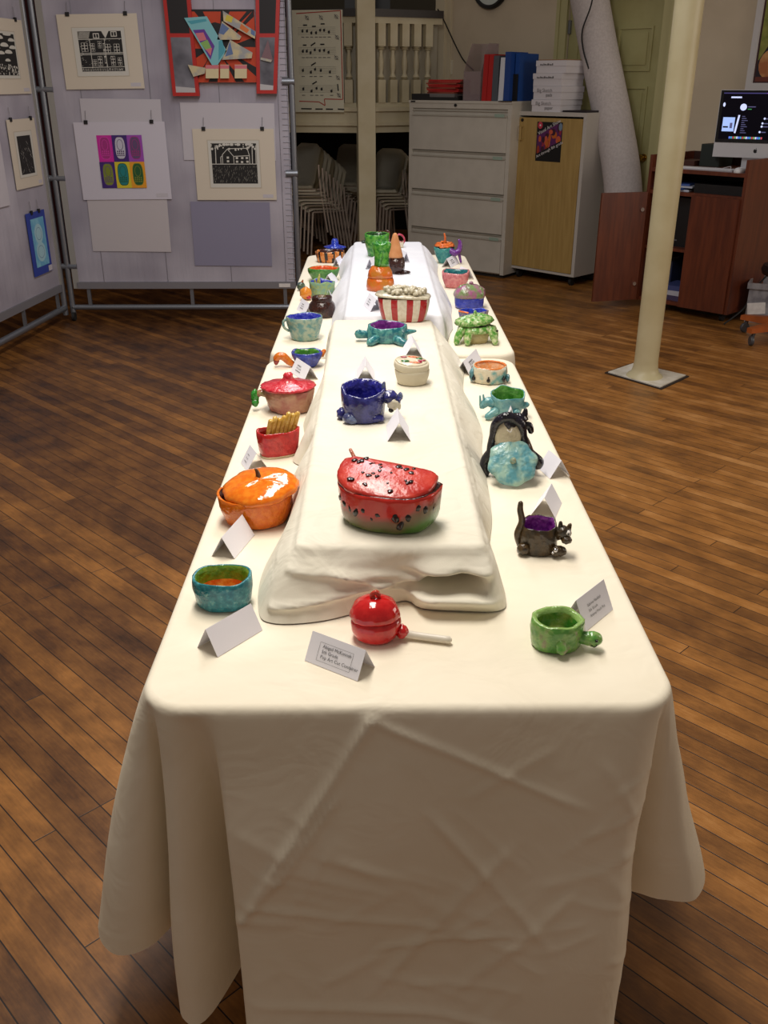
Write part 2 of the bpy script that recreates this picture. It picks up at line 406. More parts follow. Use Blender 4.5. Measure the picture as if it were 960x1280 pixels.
for p, q in (((60, 70), (525, 40)), ((525, 40), (535, 1075)), ((535, 1075), (335, 1070)), ((335, 1070), (340, 1150)), ((340, 1150), (275, 1105)), ((275, 1105), (60, 1098))):
    ch.line((X(p[0]), Y(p[1])), (X(q[0]), Y(q[1])), .008, REDINK)
for r_, rows in enumerate(([(120, 270), (168, 270), (214, 292), (264, 290), (308, 262), (350, 262), (400, 284)], [(118, 503), (160, 503), (200, 522), (245, 488), (298, 497), (345, 494), (392, 517)],
                         [(112, 728), (197, 750), (243, 717), (305, 728), (402, 748)], [(110, 950), (199, 975), (254, 942), (308, 952), (414, 975)])):
    for (a, b_) in rows:
        ch.disc(X(a), Y(b_), .010, INK, 10, .012); ch.line((X(a+8), Y(b_)), (X(a+8), Y(b_-26)), .003, INK)
        ch.rect(X(a-15), Y((340, 577, 800, 1025)[r_]+4), X(a+18), Y((340, 577, 800, 1025)[r_]-4), GREYINK)
    for k in range(5): ch.line((X(70), Y(rows[0][1]+40-20*k)), (X(470), Y(rows[0][1]+36-20*k)), .0012, GREYINK)
for (a, b_, c, e) in ((130, 202, 172, 202), (225, 217, 265, 217), (316, 190, 357, 190), (122, 432, 160, 432), (306, 424, 350, 424), (206, 440, 254, 405), (204, 670, 254, 637), (210, 892, 258, 860), (482, 890, 488, 972),
                      (80, 1188, 195, 1190), (235, 1192, 315, 1192), (350, 1192, 427, 1194), (478, 1192, 550, 1196)):
    ch.line((X(a), Y(b_)), (X(c), Y(e)), .010, INK)
for (a, b_) in ((175, 120), (322, 118), (482, 110), (487, 345), (475, 580), (488, 815), (495, 1025)):
    ch.ring(X(a), Y(b_), .014, .003, GREYINK, 8); ch.line((X(a-20), Y(b_-28)), (X(a+18), Y(b_+26)), .005, GREYINK)
ch.done('notation', mt, frame4(nrm*.001, -u, (0, 0, 1)))
# cable from handrail to outlet
wallp = onwall(592, 88, .012)
pts = [onplane(545, 14, colp, V3((0, 1, 0))), V3(onwall(556, 28, .1)), onwall(570, 58, .03), onwall(580, 76, .02), wallp]
pts[0] = V3((endR.x-.04, endR.y-.07, 2.14))
tag(obj('black_cable', T(smooth_path(pts), .006, 8), RUBBER), 'thin black cable drooping from the handrail end to the outlet', 'cable')
oc = onwall(562, 84); ot = wobj('outlet_plate', [(oc.dot(RX)-.04, oc.dot(RX)+.04, WALLD-.008, WALLD, oc.z-.06, oc.z+.06)], mat('outlet plastic', (220, 212, 190), .4)); tag(ot, 'small cream wall outlet plate above the filing cabinet', 'outlet')
sk = wobj('socket', [(oc.dot(RX)-.012, oc.dot(RX)+.012, WALLD-.012, WALLD-.008, oc.z-.03, oc.z+.01)], BLACK); sk.parent = ot; sk.rotation_euler = (0, 0, 0)
# clock
cc = onwall(615, -21); ck = thing('wall_clock', 'round black rimmed wall clock above the filing cabinet', 'clock', cc, ROT)
cr_ = 29*mpp(cc)
bm = bmesh.new(); clay(bm, [(.5, 0), (1, 0), (1, .03), (.96, .04), (.86, .04), (.84, .025), (.4, .02)], cr_, cr_, wob=0, n=40, M=rotx(PI/2)); obj('rim', bm, BLACK, ck)
bm = bmesh.new(); clay(bm, [(.5, .0201), (1, .0201), (1, .026), (.5, .026)], cr_*.83, cr_*.83, wob=0, n=40, M=rotx(PI/2)); obj('dial', bm, mat('clock dial', (205, 215, 210), .4), ck, smooth=False)
obj('hand', B((-.004, .004, -.032, -.028, 0, cr_*.7), (0, cr_*.5, -.036, -.032, -.004, .004)), INK, ck, smooth=False)
# wall poster at right
pr = thing('framed_poster', 'white framed poster of a figure on green, hung on the wall above the computer', 'poster', onwall(933, 113), ROT)
pz = onwall(933, 113).z; pw = .62; ph = 1.1
obj('frame', B((0, pw, -.03, 0, 0, .05), (0, pw, -.03, 0, ph-.05, ph), (0, .045, -.03, 0, .05, ph-.05), (pw-.045, pw, -.03, 0, .05, ph-.05)), mat('white frame', (206, 204, 204), .4), pr, bevel=.004)
PG = mat('poster green', (120, 128, 50), .5, c2=(150, 150, 70), scale=14); PO = mat('poster orange', (176, 106, 60), .5, c2=(210, 160, 100), scale=10); PD = mat('poster dark', (36, 24, 34), .5)
pd = Dec(); pd.rect(.045, .05, pw-.045, ph-.05, mat('poster maroon', (60, 24, 22), .5)); pd.rect(.06, .20, pw-.06, ph-.07, PG)
pd.poly([(.06, .19), (.15, .34), (.24, .40), (.4, .42), (pw-.06, .3), (pw-.06, .07), (.06, .07)], PD)
pd.disc(.16, .17, .09, PO, 18, .10); pd.disc(.34, .16, .10, PO, 18); pd.disc(.30, .46, .07, PO, 18, .09); pd.rect(.06, .06, pw-.06, .09, mat('poster brick', (110, 50, 36), .6))
for i in range(5):
    for j in range(4): pd.line((.09+.11*j, .46+.12*i), (.13+.11*j, .52+.12*i), .008, mat('poster pale', (186, 184, 120), .5))
pd.done('picture', pr, frame4((0, -.012, 0), (1, 0, 0), (0, 0, 1)))
# leaning fabric roll
RF = mat('white felt roll', (196, 188, 186), .95, c2=(186, 178, 176), scale=60, bump=.4, bscale=70)
def atV(x, y, d): return onplane(x, y, RV*(WALLD-d), RV)
ps = [atV(782, 340, .45), atV(779, 240, .34), atV(768, 160, .27), atV(748, 60, .20), atV(732, -30, .17), atV(722, -90, .16)]
ps[0].z = max(ps[0].z, .0)
p0 = ps[0].copy(); ps[0] = V3((p0.x, p0.y, .02))
bm = bmesh.new(); sp = smooth_path(ps, 8); tube(bm, sp, [.148]*len(sp), 0, 26)
# roll end spiral edge
fr_ = thing('fabric_roll', 'tall roll of white textured felt leaning on the green door', 'roll', (ps[0].x, ps[0].y, 0))
o = obj('roll', bm, RF, fr_); o.location = (-ps[0].x, -ps[0].y, 0)
cp = [atV(745, -30, .36), atV(739, 6, .38), atV(728, 38, .37), atV(729, 62, .36), atV(736, 86, .36)]
o = obj('tie_cord', T(smooth_path(cp), .006, 8), RUBBER, fr_); o.location = (-ps[0].x, -ps[0].y, 0)
# ------------------------------------------------------------------ filing cabinet
GREYC = mat('grey cabinet enamel', (196, 190, 178), .45, c2=(190, 184, 172), scale=8); DGAP = mat('dark gap', (40, 36, 34), .8)
fcR = V3((1.10, 8.2, 0)); fr = R(-38); fw = 1.02; fh = 1.41; fd = .46
fx = V3((math.cos(fr), math.sin(fr), 0)); fy = V3((-math.sin(fr), math.cos(fr), 0))
fc = thing('filing_cabinet', 'wide grey four drawer filing cabinet by the stage railing', 'cabinet', fcR-fx*fw, fr)
obj('body', B((0, fw, .02, fd, .03, fh-.02), (0, .035, 0, .02, .03, fh-.02), (fw-.035, fw, 0, .02, .03, fh-.02)), GREYC, fc, smooth=False)
obj('top_panel', B((-.003, fw+.003, -.006, fd, fh-.02, fh), (0.035, fw-.035, .0, .02, fh-.06, fh-.02)), GREYC, fc, bevel=.003)
obj('plinth', B((.02, fw-.02, .04, fd-.02, 0, .03)), DGAP, fc, smooth=False)
lk = bmesh.new(); clay(lk, [(.5, 0), (1, 0), (1, .01), (.5, .012)], .012, .012, wob=0, n=14, M=rotx(PI/2), off=(fw*.47, 0.0, fh-.035)); obj('lock', lk, BLACK, fc)
obj('badge', B((.02, .065, -.009, -.006, fh-.016, fh-.004)), DGAP, fc, smooth=False)
dh = (fh-.07-.04)/4
for i in range(4):
    z0 = .04+dh*i; 
    dr = obj('drawer', B((.037, fw-.037, -.004, .0199, z0+.004, z0+dh-.045), (.037, fw-.037, .012, .0199, z0+dh-.045, z0+dh-.006)), GREYC, fc, bevel=.002)
    obj('drawer_pull', B((.037, fw-.037, -.012, .004, z0+dh-.050, z0+dh-.040), (.037, fw-.037, -.0, .012, z0+dh-.012, z0+dh-.006)), DGAP if i < 0 else mat('pull enamel', (170, 165, 152), .4), dr, smooth=False)
    obj('label_holder', B((fw-.15, fw-.06, -.014, -.0121, z0+dh-.05, z0+dh-.025)), mat('pale green label', (150, 170, 155), .5), dr, smooth=False)
def FC(x, y=.0, z=0): return fcR-fx*fw+fx*x+fy*y+V3((0, 0, fh+z))
RED = mat('red plastic cover', (176, 24, 22), .4); MAG = mat('smoky clear plastic', (160, 140, 142), .15)
MAG.node_tree.nodes['Principled BSDF'].inputs['Alpha'].default_value = .45
# folders stack
for i in range(9):
    col = RED if i % 3 else mat('orange folder', (150, 70, 50), .6)
    f_ = obj('paper_folder', B((-.15, .15, -.11, .11, 0, .011)), [col], smooth=False, loc=FC(.27+.012*math.sin(i*1.9), .2, .053+.012*i), rz=fr+R((-6, 3, 9, -2, 6, 12, 2, 8, 15)[i]))
    tag(f_, ('red' if i % 3 else 'orange')+' folder in the heap on the filing cabinet, '+('bottom', 'second', 'third', 'fourth', 'middle', 'sixth', 'seventh', 'eighth', 'top')[i]+' one of nine', 'folder', 'folders heaped on the filing cabinet')
tr = thing('paper_tray', 'low black letter tray under the red folders on filing cabinet', 'tray', FC(.24, .2, 0), fr)
obj('tray_base', B((-.24, .24, -.17, .17, .0, .012)), BLACK, tr, smooth=False)
obj('tray_rim', B((-.24, -.23, -.17, .17, .012, .05), (.23, .24, -.17, .17, .012, .035), (-.23, .23, .16, .17, .012, .05), (-.23, -.06, -.17, -.16, .012, .05), (-.06, .23, -.17, -.16, .012, .025)), BLACK, tr, smooth=False)
# the folders rest on this inner stack
tag(obj('paper_stack', B((-.17, .17, -.12, .12, 0.012, .0525)), mat('grey paper', (120, 112, 110), .7), loc=FC(.24, .2, 0), rz=fr, smooth=False), 'stack of dark papers in the black tray beneath the folders', 'papers')
mf = thing('magazine_file', 'clear smoky plastic magazine file on top of the filing cabinet', 'magazine file', FC(.60, .18, 0), fr)
bm = bmesh.new()
W_ = .085
for x in (-W_, W_-.004):
    lo = [(x, -.13, 0), (x, .13, 0), (x, .13, .43), (x, -.02, .43), (x, -.13, .22)]
    a_ = [bm.verts.new(p) for p in lo]; b_ = [bm.verts.new((p[0]+.004, p[1], p[2])) for p in lo]
    bm.faces.new(a_); bm.faces.new(b_[::-1])
    for i in range(5): bm.faces.new((a_[i], a_[(i+1) % 5], b_[(i+1) % 5], b_[i]))
box(bm, -W_+.004, W_-.004, .126, .13, 0, .43); box(bm, -W_+.004, W_-.004, -.13, .126, 0, .004); box(bm, -W_+.004, W_-.004, -.13, -.126, .004, .22)
obj('shell', bm, MAG, mf, smooth=False)
def binder(x, wd, m, h, label, lean=0, y=.16, dep=.27):
    t_ = thing('ring_binder', label, 'binder', FC(x, y, 0), fr, 'binders on the filing cabinet')
    bm = B((-wd/2, -wd/2+.004, -dep/2, dep/2, 0, h), (wd/2-.004, wd/2, -dep/2, dep/2, 0, h), (-wd/2+.004, wd/2-.004, -dep/2, -dep/2+.004, 0, h))
    if lean:
        for v in bm.verts: v.co.x += v.co.z*math.tan(lean)
    obj('cover', bm, m, t_, smooth=False)
    bm = B((-wd/2+.005, wd/2-.005, -dep/2+.006, dep/2-.01, .01, h-.012))
    if lean:
        for v in bm.verts: v.co.x += v.co.z*math.tan(lean)
    obj('pages', bm, PAPER, t_, smooth=False)
BLUEB = mat('blue binder vinyl', (24, 62, 132), .4)
binder(.735, .044, RED, .345, 'red ring binder, leftmost of the upright binders', R(2))
binder(.783, .044, RED, .345, 'red ring binder second from left, beside the grey binder', R(2))
binder(.838, .055, mat('slate binder', (78, 84, 92), .5), .335, 'slate grey ring binder between red and white binders')
binder(.893, .045, mat('white binder', (206, 208, 216), .5), .32, 'white ring binder between grey and blue binders', R(2))
binder(.947, .052, BLUEB, .36, 'bright blue ring binder, left of the two blue ones')
binder(1.0, .04, mat('deep blue vinyl', (28, 70, 140), .4), .35, 'blue ring binder at the right end of the row', y=.24, dep=.3)
tag(obj('book_end', B((-.035, .035, -.05, .05, 0, .004), (-.06, -.035, -.05, .05, 0, .004), (.035, .06, -.05, .05, 0, .004), (-.055, .055, .05, .054, 0, .2)), BLACK, loc=FC(.963, -.03+.055, 0), rz=fr, smooth=False, bevel=.001), 'black metal bookend in front of the blue binders', 'bookend')
# ------------------------------------------------------------------ oak fronted cabinet
OAK = mat('pale oak veneer', (178, 148, 88), .45, c2=(164, 134, 76), scale=7, stretch=(6, 6, .5), bump=.05, ramp=(.35, .65))
ocR = onz(717, 347, .08); ocW = .67; oh = 1.335; od = .52
ob = thing('oak_cabinet', 'tall white cabinet with one pale oak door and a small poster', 'cabinet', V3((ocR.x, ocR.y, 0))-RX*ocW, ROT)
WH = mat('white laminate', (190, 184, 176), .45)
obj('body', B((0, .018, 0, od, .08, oh), (ocW-.03, ocW, 0, od, .08, oh), (.018, ocW-.03, 0, od, oh-.03, oh), (.018, ocW-.03, 0, od, .08, .1), (.018, ocW-.03, od-.01, od, .1, oh-.03)), WH, ob, smooth=False)
dr = obj('door', B((.02, ocW-.032, -.004, .016, .104, oh-.045)), OAK, ob, bevel=.002)
obj('door_handle', T([(.055, -.004, 1.12), (.055, -.03, 1.12), (.055, -.03, 1.22), (.055, -.004, 1.22)], .006, 8), OAK, dr)
bm = bmesh.new(); clay(bm, [(.5, 0), (1, 0), (1, .006), (.5, .008)], .013, .013, wob=0, n=14, M=rotx(PI/2), off=(.05, -.004, 1.27)); obj('key_lock', bm, BLACK, dr)
for x in (.06, ocW-.06):
    for y in (.06, od-.06):
        c = bmesh.new(); clay(c, [(.5, -.012), (1, -.012), (1, .012), (.5, .012)], .032, .032, wob=0, n=18, M=roty(PI/2), off=(x, y, .032)); box(c, x-.02, x+.02, y-.02, y+.02, .06, .0799); obj('caster', c, RUBBER, ob)
# poster on oak door
op0 = V3((ocR.x, ocR.y, 0)); pn = RV
def onoak(x, y): return onplane(x, y, op0-RV*.006, RV)
pa, pbb = onoak(672, 152), onoak(700, 203)
w_ = (pbb-pa).dot(RX); h_ = pa.z-pbb.z
po = thing('show_poster', 'small black and colourful art show poster taped on the oak door', 'poster', V3((pa.x, pa.y, pbb.z)), ROT)
d1 = Dec(); CB = mat('poster black', (14, 12, 14), .4); d1.rect(0, 0, w_, h_, CB)
bm = B((0, w_, 0, .001, 0, h_)); obj('sheet', bm, CB, po, smooth=False)
q = lambda a, b_: (a/560*w_, (1-b_/960)*h_)     # poster crop pixels
cols = [mat('paint '+str(i), c, .5) for i, c in enumerate([(40, 36, 90), (150, 52, 30), (190, 96, 30), (90, 30, 90), (150, 40, 60), (120, 140, 160), (200, 90, 60), (60, 20, 40)])]
d1.poly([q(10, 330), q(450, 40), q(560, 50), q(540, 480), q(20, 800), q(15, 500)], cols[3])
rnd = random.Random(3)
for i in range(26):
    a = rnd.uniform(30, 520); base = 330-a*.6; b_ = rnd.uniform(base+90, base+440)
    d1.disc(*q(a, b_), w_*rnd.uniform(.04, .1), cols[rnd.choice([0, 1, 2, 3, 4, 6, 7])], 9, w_*rnd.uniform(.06, .16))
d1.disc(*q(520, 110), w_*.07, cols[5], 10, w_*.12); d1.disc(*q(70, 85), w_*.095, mat('poster pink', (196, 60, 80), .5), 18, w_*.11); d1.disc(*q(70, 85), w_*.03, mat('white print', (225, 220, 220), .5))
WP = MATS['white print']; rot_ = math.atan2(300/960*h_, 420/560*w_)
d1.poly([q(0, 335), q(0, 250), q(440, -20), q(480, 20)], CB); d1.poly([q(0, 880), q(0, 800), q(560, 430), q(560, 520)], CB)
d1.text('Visual Art Show', *q(45, 325), w_*.145, WP, rot_); d1.text('Art through 8th grade', *q(30, 890), w_*.125, WP, rot_*.98)
d1.done('print', po, frame4((0, -.0002, 0), (1, 0, 0), (0, 0, 1)))
def OC(x, y, z=0): return V3((ocR.x, ocR.y, 0))-RX*ocW+RX*x+RV*y+V3((0, 0, oh+z))
WB = mat('white box board', (212, 208, 212), .6)
sz = [('Big Sketch', 'paper'), ('Big Sketch', 'pads'), ('####', ''), ('###', '')]
hh = [.09, .098, .092, .092]; z = 0
dx = [0, .01, -.0, .02]
for i in range(4):
    wn = 'bottom', 'second from bottom', 'third from bottom', 'topmost'
    bx_ = thing('storage_box', 'white cardboard box with handwriting, %s of the stack of four' % wn[i], 'box', OC(.26+dx[i], .16, z), ROT+R((2, 0, 1, 4)[i]), 'white boxes stacked on the oak cabinet')
    obj('box_body', B((-.135, .135, -.15, .15, 0, hh[i]*.55), (-.139, .139, -.154, .154, hh[i]*.55, hh[i]-.001)), WB, bx_, bevel=.002)
    dd = Dec(); dd.text(sz[i][0], -.1, hh[i]*.56, .036, GREYINK); 
    if sz[i][1]: dd.text(sz[i][1], -.01, hh[i]*.56-.032, .034, GREYINK)
    dd.done('handwriting', bx_, frame4((0, -.1545, 0), (1, 0, 0), (0, 0, 1))); z += hh[i]
tag(obj('brown_envelope', B((-.13, .13, -.15, .15, 0, .006)), mat('kraft paper', (150, 116, 84), .8), loc=OC(.28, .17, z), rz=ROT+R(6), smooth=False), 'flat brown envelope lying on top of the white box stack', 'envelope')
tag(obj('black_folder', B((-.115, .115, -.13, .13, 0, .014)), [mat('black folder vinyl', (30, 22, 30), .4)], loc=OC(.54, .15, 0), rz=ROT+R(-3), bevel=.002), 'thin black folder lying beside the boxes on oak cabinet', 'folder')
# backpack between oak cabinet and cart
bp_ = onz(722, 352, 0)
bk = thing('backpack', 'dark slumped backpack on the floor between oak cabinet and computer cart', 'backpack', V3((bp_.x+.18, bp_.y+.12, 0)), ROT)
BPM = mat('dark navy nylon', (24, 24, 32), .6, bump=.3, bscale=20)
bm = bmesh.new(); blob(bm, (0, 0, .13), (.19, .13, .125), 3, .09, sub=4); obj('bag_body', bm, BPM, bk)
bm = bmesh.new(); blob(bm, (-.02, -.11, .09), (.13, .05, .08), 5, .08); obj('front_pocket', bm, BPM, bk)
bm = bmesh.new(); worm(bm, [(-.2, -.05, .012), (-.3, -.12, .012), (-.24, -.2, .012), (-.1, -.2, .012), (-.08, -.14, .05)], [.009]*5, n=8); obj('strap', bm, RUBBER, bk)
# ------------------------------------------------------------------ computer cart
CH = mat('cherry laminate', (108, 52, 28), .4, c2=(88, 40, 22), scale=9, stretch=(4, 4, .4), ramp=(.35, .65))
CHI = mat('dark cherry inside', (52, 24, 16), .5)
kR = onz(908, 394, .06); kw = .74; kd = .6
K0 = V3((kR.x, kR.y, 0))-RX*kw
kt = thing('computer_cart', 'reddish brown wooden computer cart with left door hanging open', 'cart', K0, ROT)
obj('side_panel', B((0, .022, 0, kd, .06, 1.085)), CH, kt, bevel=.004); obj('side_panel', B((kw-.022, kw, 0, kd, .06, 1.085)), CH, kt, bevel=.004)
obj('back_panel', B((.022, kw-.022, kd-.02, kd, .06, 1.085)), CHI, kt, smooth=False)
obj('worktop', B((.022, kw-.022, .0, kd-.02, .975, 1.0)), CH, kt, bevel=.002)
obj('shelf', B((.022, kw-.022, .01, kd-.02, .825, .85)), CH, kt, bevel=.002)
obj('shelf', B((.022, kw-.022, .03, kd-.02, .44, .46)), CH, kt, bevel=.002)
obj('bottom_panel', B((.022, kw-.022, .02, kd-.02, .06, .085)), CH, kt, bevel=.002)
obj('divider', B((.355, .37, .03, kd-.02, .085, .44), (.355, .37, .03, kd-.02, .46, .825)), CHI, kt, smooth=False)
dr = obj('door', B((.365, kw-.022, -.018, -.001, .065, .835)), CH, kt, bevel=.002)
dl = B((-.36, 0, -.018, 0, 0, .77)); o = obj('door', dl, CH, kt, bevel=.002, label='open left cart door'); o.location = (.004, -.002, .065); o.rotation_euler = (0, 0, -ROT+R(14))
for z in (.12, .65): obj('hinge', T([(-.035, -.03, z), (-.03, .0, z)], .014, 10), CHROME, o)
for x in (.06, kw-.06):
    for y in (.06, kd-.06):
        c = bmesh.new(); clay(c, [(.5, -.012), (1, -.012), (1, .012), (.5, .012)], .026, .026, wob=0, n=18, M=roty(PI/2), off=(x, y, .026)); box(c, x-.018, x+.018, y-.018, y+.018, .045, .0599); obj('caster', c, RUBBER, kt)
def KC(x, y, z): return K0+RX*x+RV*y+V3((0, 0, z))
# monitor
im = thing('desktop_computer', 'silver all in one computer with dark glowing screen on cart', 'computer', KC(.60, .36, 1.0), ROT+R(14))
AL = mat('silver aluminium', (205, 205, 210), .35, metal=.3)
z0 = .075
obj('housing', B((-.285, .285, -.02, .02, z0, z0+.43)), [AL], im, bevel=.01)
GL = mat('screen glass', (8, 6, 14), .12)
bz = .095
obj('bezel', B((-.281, .281, -.0235, -.0201, z0+bz, z0+.427)), GL, im, bevel=.001)
bm = bmesh.new(); box(bm, -.09, .09, -.075, .09, 0, .006); box(bm, -.09, .09, .021, .03, .006, .2); obj('stand', bm, AL, im, bevel=.002)
sd = Dec(); SX, SY = .262, .30
def em(n, c, s=1.0): return mat('screen '+n, c, .5, emis=s, spec=.1)
sd.rect(-SX, z0+bz+.022, SX, z0+.412, em('black', (8, 5, 16), .3))
W1 = em('white', (190, 200, 240), 1.0); P1 = em('purple', (110, 60, 150), .8); B1 = em('blue', (60, 80, 190), .9); G1 = em('grey', (90, 90, 130), .7)
top = z0+.412
sd.rect(-SX, top-.006, SX, top, em('bar', (70, 66, 120), .6)); sd.rect(.02, top-.006, SX, top, P1)
sd.rect(-.21, top-.034, -.14, top-.024, W1); sd.disc(-.12, top-.09, .022, W1); sd.rect(-.09, top-.09, -.04, top-.085, G1); sd.rect(-.09, top-.105, -.065, top-.1, em('green', (60, 150, 80), .7))
sd.rect(-.245, top-.245, -.165, top-.155, em('pale', (150, 175, 230), 1.0)); sd.rect(-.24, top-.222, -.205, top-.212, INK); sd.rect(-.195, top-.225, -.178, top-.19, G1)
sd.line((-.155, top-.255), (-.14, top-.14), .012, W1); sd.disc(-.25, top-.075, .008, W1, 10, .014)
for i in range(9):
    sd.rect(-.12, top-.15-.013*i, -.12+.02+.02*((i*7) % 3)/2, top-.146-.013*i, G1)
for (x, y) in ((.03, .16), (.02, .19), (.018, .21), (.01, .245), (.12, .18), (.11, .2), (.12, .25), (.19, .12), (.2, .15), (.2, .19), (.19, .22)):
    sd.disc(x, top-y, .007, W1, 8); sd.rect(x+.01, top-y-.004, x+.04, top-y+.002, B1 if x > .1 else G1)
rnd = random.Random(5)
for i in range(18): sd.rect(-.19+i*.0125, z0+bz+.026, -.19+i*.0125+.010, z0+bz+.04, em('dock%d' % (i % 5), [(90, 120, 220), (60, 150, 180), (180, 70, 80), (120, 160, 90), (190, 200, 230)][i % 5], .9))
sd.done('display', im, frame4((0, -.0237, 0), (1, 0, 0), (0, 0, 1)))
ap = Dec(); n_ = 24
appl = []
for i in range(n_):
    a = 2*PI*i/n_+PI/2; r_ = .0125*(1+.10*abs(math.sin(a)))*(1-.22*math.exp(-((a-PI/2) % (2*PI))**2*9)-.22*math.exp(-(((PI/2-a)) % (2*PI))**2*9))
    x, y = r_*math.cos(a), r_*math.sin(a)
    if math.hypot(x-.0165, y-.002) < .007: x = .0165-.007
    appl.append((x, y))
ap.poly(appl, INK); ap.poly([(.001, .0135), (.002, .018), (.0065, .021), (.006, .016)], INK)
ap.done('logo', im, frame4((0, -.0205, z0+.045), (1, 0, 0), (0, 0, 1)))
kb = thing('keyboard', 'flat white keyboard on the cart top before the screen', 'keyboard', KC(.50, .10, 1.0), ROT+R(3))
obj('keyboard_base', B((-.215, .215, -.055, .055, 0, .009)), AL, kb, bevel=.002)
bm = bmesh.new()
for j in range(5):
    for i in range(15): box(bm, -.205+i*.0275, -.205+i*.0275+.024, -.048+j*.02, -.048+j*.02+.017, .009, .0125)
obj('keys', bm, mat('white keys', (225, 225, 228), .4), kb, smooth=False, kind='stuff')
ms = thing('computer_mouse', 'white computer mouse to the right of the keyboard', 'mouse', KC(.685-.03, .05, 1.0), ROT)
kb.location = KC(.38, .10, 1.0)
bm = bmesh.new(); clay(bm, [(.5, 0), (.95, 0), (1, .008), (.95, .018), (.75, .028), (.4, .033), (.1, .034)], .033, .055, 2.3, wob=0, n=24); obj('mouse_shell', bm, mat('white gloss plastic', (225, 225, 228), .2), ms)
tag(obj('mouse_cable', T(smooth_path([KC(.655, .12, 1.004), KC(.60, .19, 1.004), KC(.54, .16, 1.006), KC(.5, .22, 1.02), KC(.45, .19, 1.006), KC(.38, .24, 1.004)]), .0025, 6), mat('white cord', (215, 215, 218), .4)), 'thin white cable curled behind the keyboard and mouse', 'cable')
tag(obj('dark_box_file', B((-.075, .075, -.1, .1, 0, .15)), mat('dark green board', (34, 44, 40), .6), loc=KC(.27, .45, 1.0), rz=ROT, bevel=.003), 'dark green box file behind the column on the cart', 'box file')
tag(obj('brown_book', B((-.06, .06, -.1, .1, 0, .035)), mat('brown cover', (74, 40, 30), .6), loc=KC(.11, .40, 1.0), rz=ROT+R(5), bevel=.002), 'small brown book lying at left rear of cart top', 'book')
for i, (x, c, r_, lb) in enumerate(((.17, (190, 196, 210), 5, 'bottom white magazine in the open slot of the cart'), (.16, (40, 70, 140), -7, 'blue magazine above the white one in the cart slot'), (.20, (180, 186, 200), 3, 'pale booklet in the cart slot, upper left'), (.15, (60, 90, 160), 12, 'topmost blue booklet in the cart slot'))):
    tag(obj('magazine', B((-.12, .12, -.13, .13, 0, .012)), mat('mag %d' % i, c, .4), loc=KC(x, .17, .8505+.0125*i), rz=ROT+R(r_), smooth=False), lb, 'magazine', 'magazines in the cart slot')
tag(obj('black_player', B((-.18, .18, -.17, .17, 0, .06)), BLACK, loc=KC(.52, .22, .8505), rz=ROT, bevel=.004), 'flat black electronic player box in the cart slot', 'player')
tw = thing('computer_tower', 'black computer tower inside the open left side of cart', 'computer tower', KC(.19, .32, .46), ROT)
obj('case', B((-.12, .12, -.2, .2, 0, .34)), BLACK, tw, bevel=.006); obj('badge', B((-.03, .03, -.203, -.2001, .04, .05)), METAL, tw, smooth=False)
for i, (x, h, c, lb) in enumerate(((.07, .24, (60, 60, 66), 'dark grey book standing leftmost on cart bottom shelf'), (.10, .26, (150, 150, 150), 'pale grey book standing second on cart bottom shelf'), (.128, .22, (90, 40, 36), 'maroon book standing third on cart bottom shelf'), (.155, .25, (40, 50, 80), 'navy book standing fourth on cart bottom shelf'))):
    tag(obj('upright_book', B((-.011, .011, -.1, .1, 0, h)), mat('bk%d' % i, c, .6), loc=KC(x, .3, .085), rz=ROT, smooth=False), lb, 'book', 'books at the bottom of the cart')
for i, (c, lb) in enumerate((((70, 60, 90), 'bottom flat book on cart bottom shelf beside the upright ones'), ((180, 180, 190), 'middle flat white book on cart bottom shelf'), ((60, 70, 120), 'top flat blue book on cart bottom shelf'))):
    tag(obj('flat_book', B((-.08, .08, -.11, .11, 0, .035)), mat('fb%d' % i, c, .6), loc=KC(.265, .17, .085+.0355*i), rz=ROT+R(4*i-4), smooth=False), lb, 'book', 'flat books at the bottom of the cart')
# storage bin
bn = thing('plastic_bin', 'translucent grey plastic storage bin with a paper label, beside the cart', 'bin', onz(930, 402, 0), ROT+R(20))
BNM = mat('grey translucent plastic', (150, 148, 152), .3, c2=(120, 118, 124), scale=16)
obj('tub', B((0, .5, 0, .36, 0, .012), (0, .006, 0, .36, .012, .24), (.494, .5, 0, .36, .012, .24), (.006, .494, 0, .006, .012, .24), (.006, .494, .354, .36, .012, .24)), BNM, bn, smooth=False)
obj('rim', B((-.014, .514, -.014, 0, .235, .275), (-.014, .514, .36, .374, .235, .275), (-.014, 0, 0, .36, .235, .275), (.5, .514, 0, .36, .235, .275)), BNM, bn, bevel=.003)
b1 = bmesh.new(); box(b1, .02, .14, -.004, -.001, .05, .13, 0, Matrix.Rotation(R(-8), 4, 'Y')); obj('paper_label', b1, PAPER, bn, smooth=False)
obj('handle', B((.14, .36, -.018, -.0141, .17, .22)), BLACK, bn, smooth=False)
obj('contents', B((.02, .48, .02, .34, .013, .2)), mat('dark contents', (34, 34, 40), .7), bn, smooth=False)
cq = [onz(930, 405, 0)+V3((.0, -.08, .006)), onz(926, 380, 0)+V3((.01, .0, .15)), KC(kw+.03, .3, .55), KC(kw+.03, .5, .95)]
tag(obj('power_cord', T(smooth_path([onz(905, 405, .006), onz(929, 386, .1), onz(945, 360, .2), onz(958, 345, .28)]), .006, 8), RUBBER), 'black power cord running down past the plastic bin', 'cord')
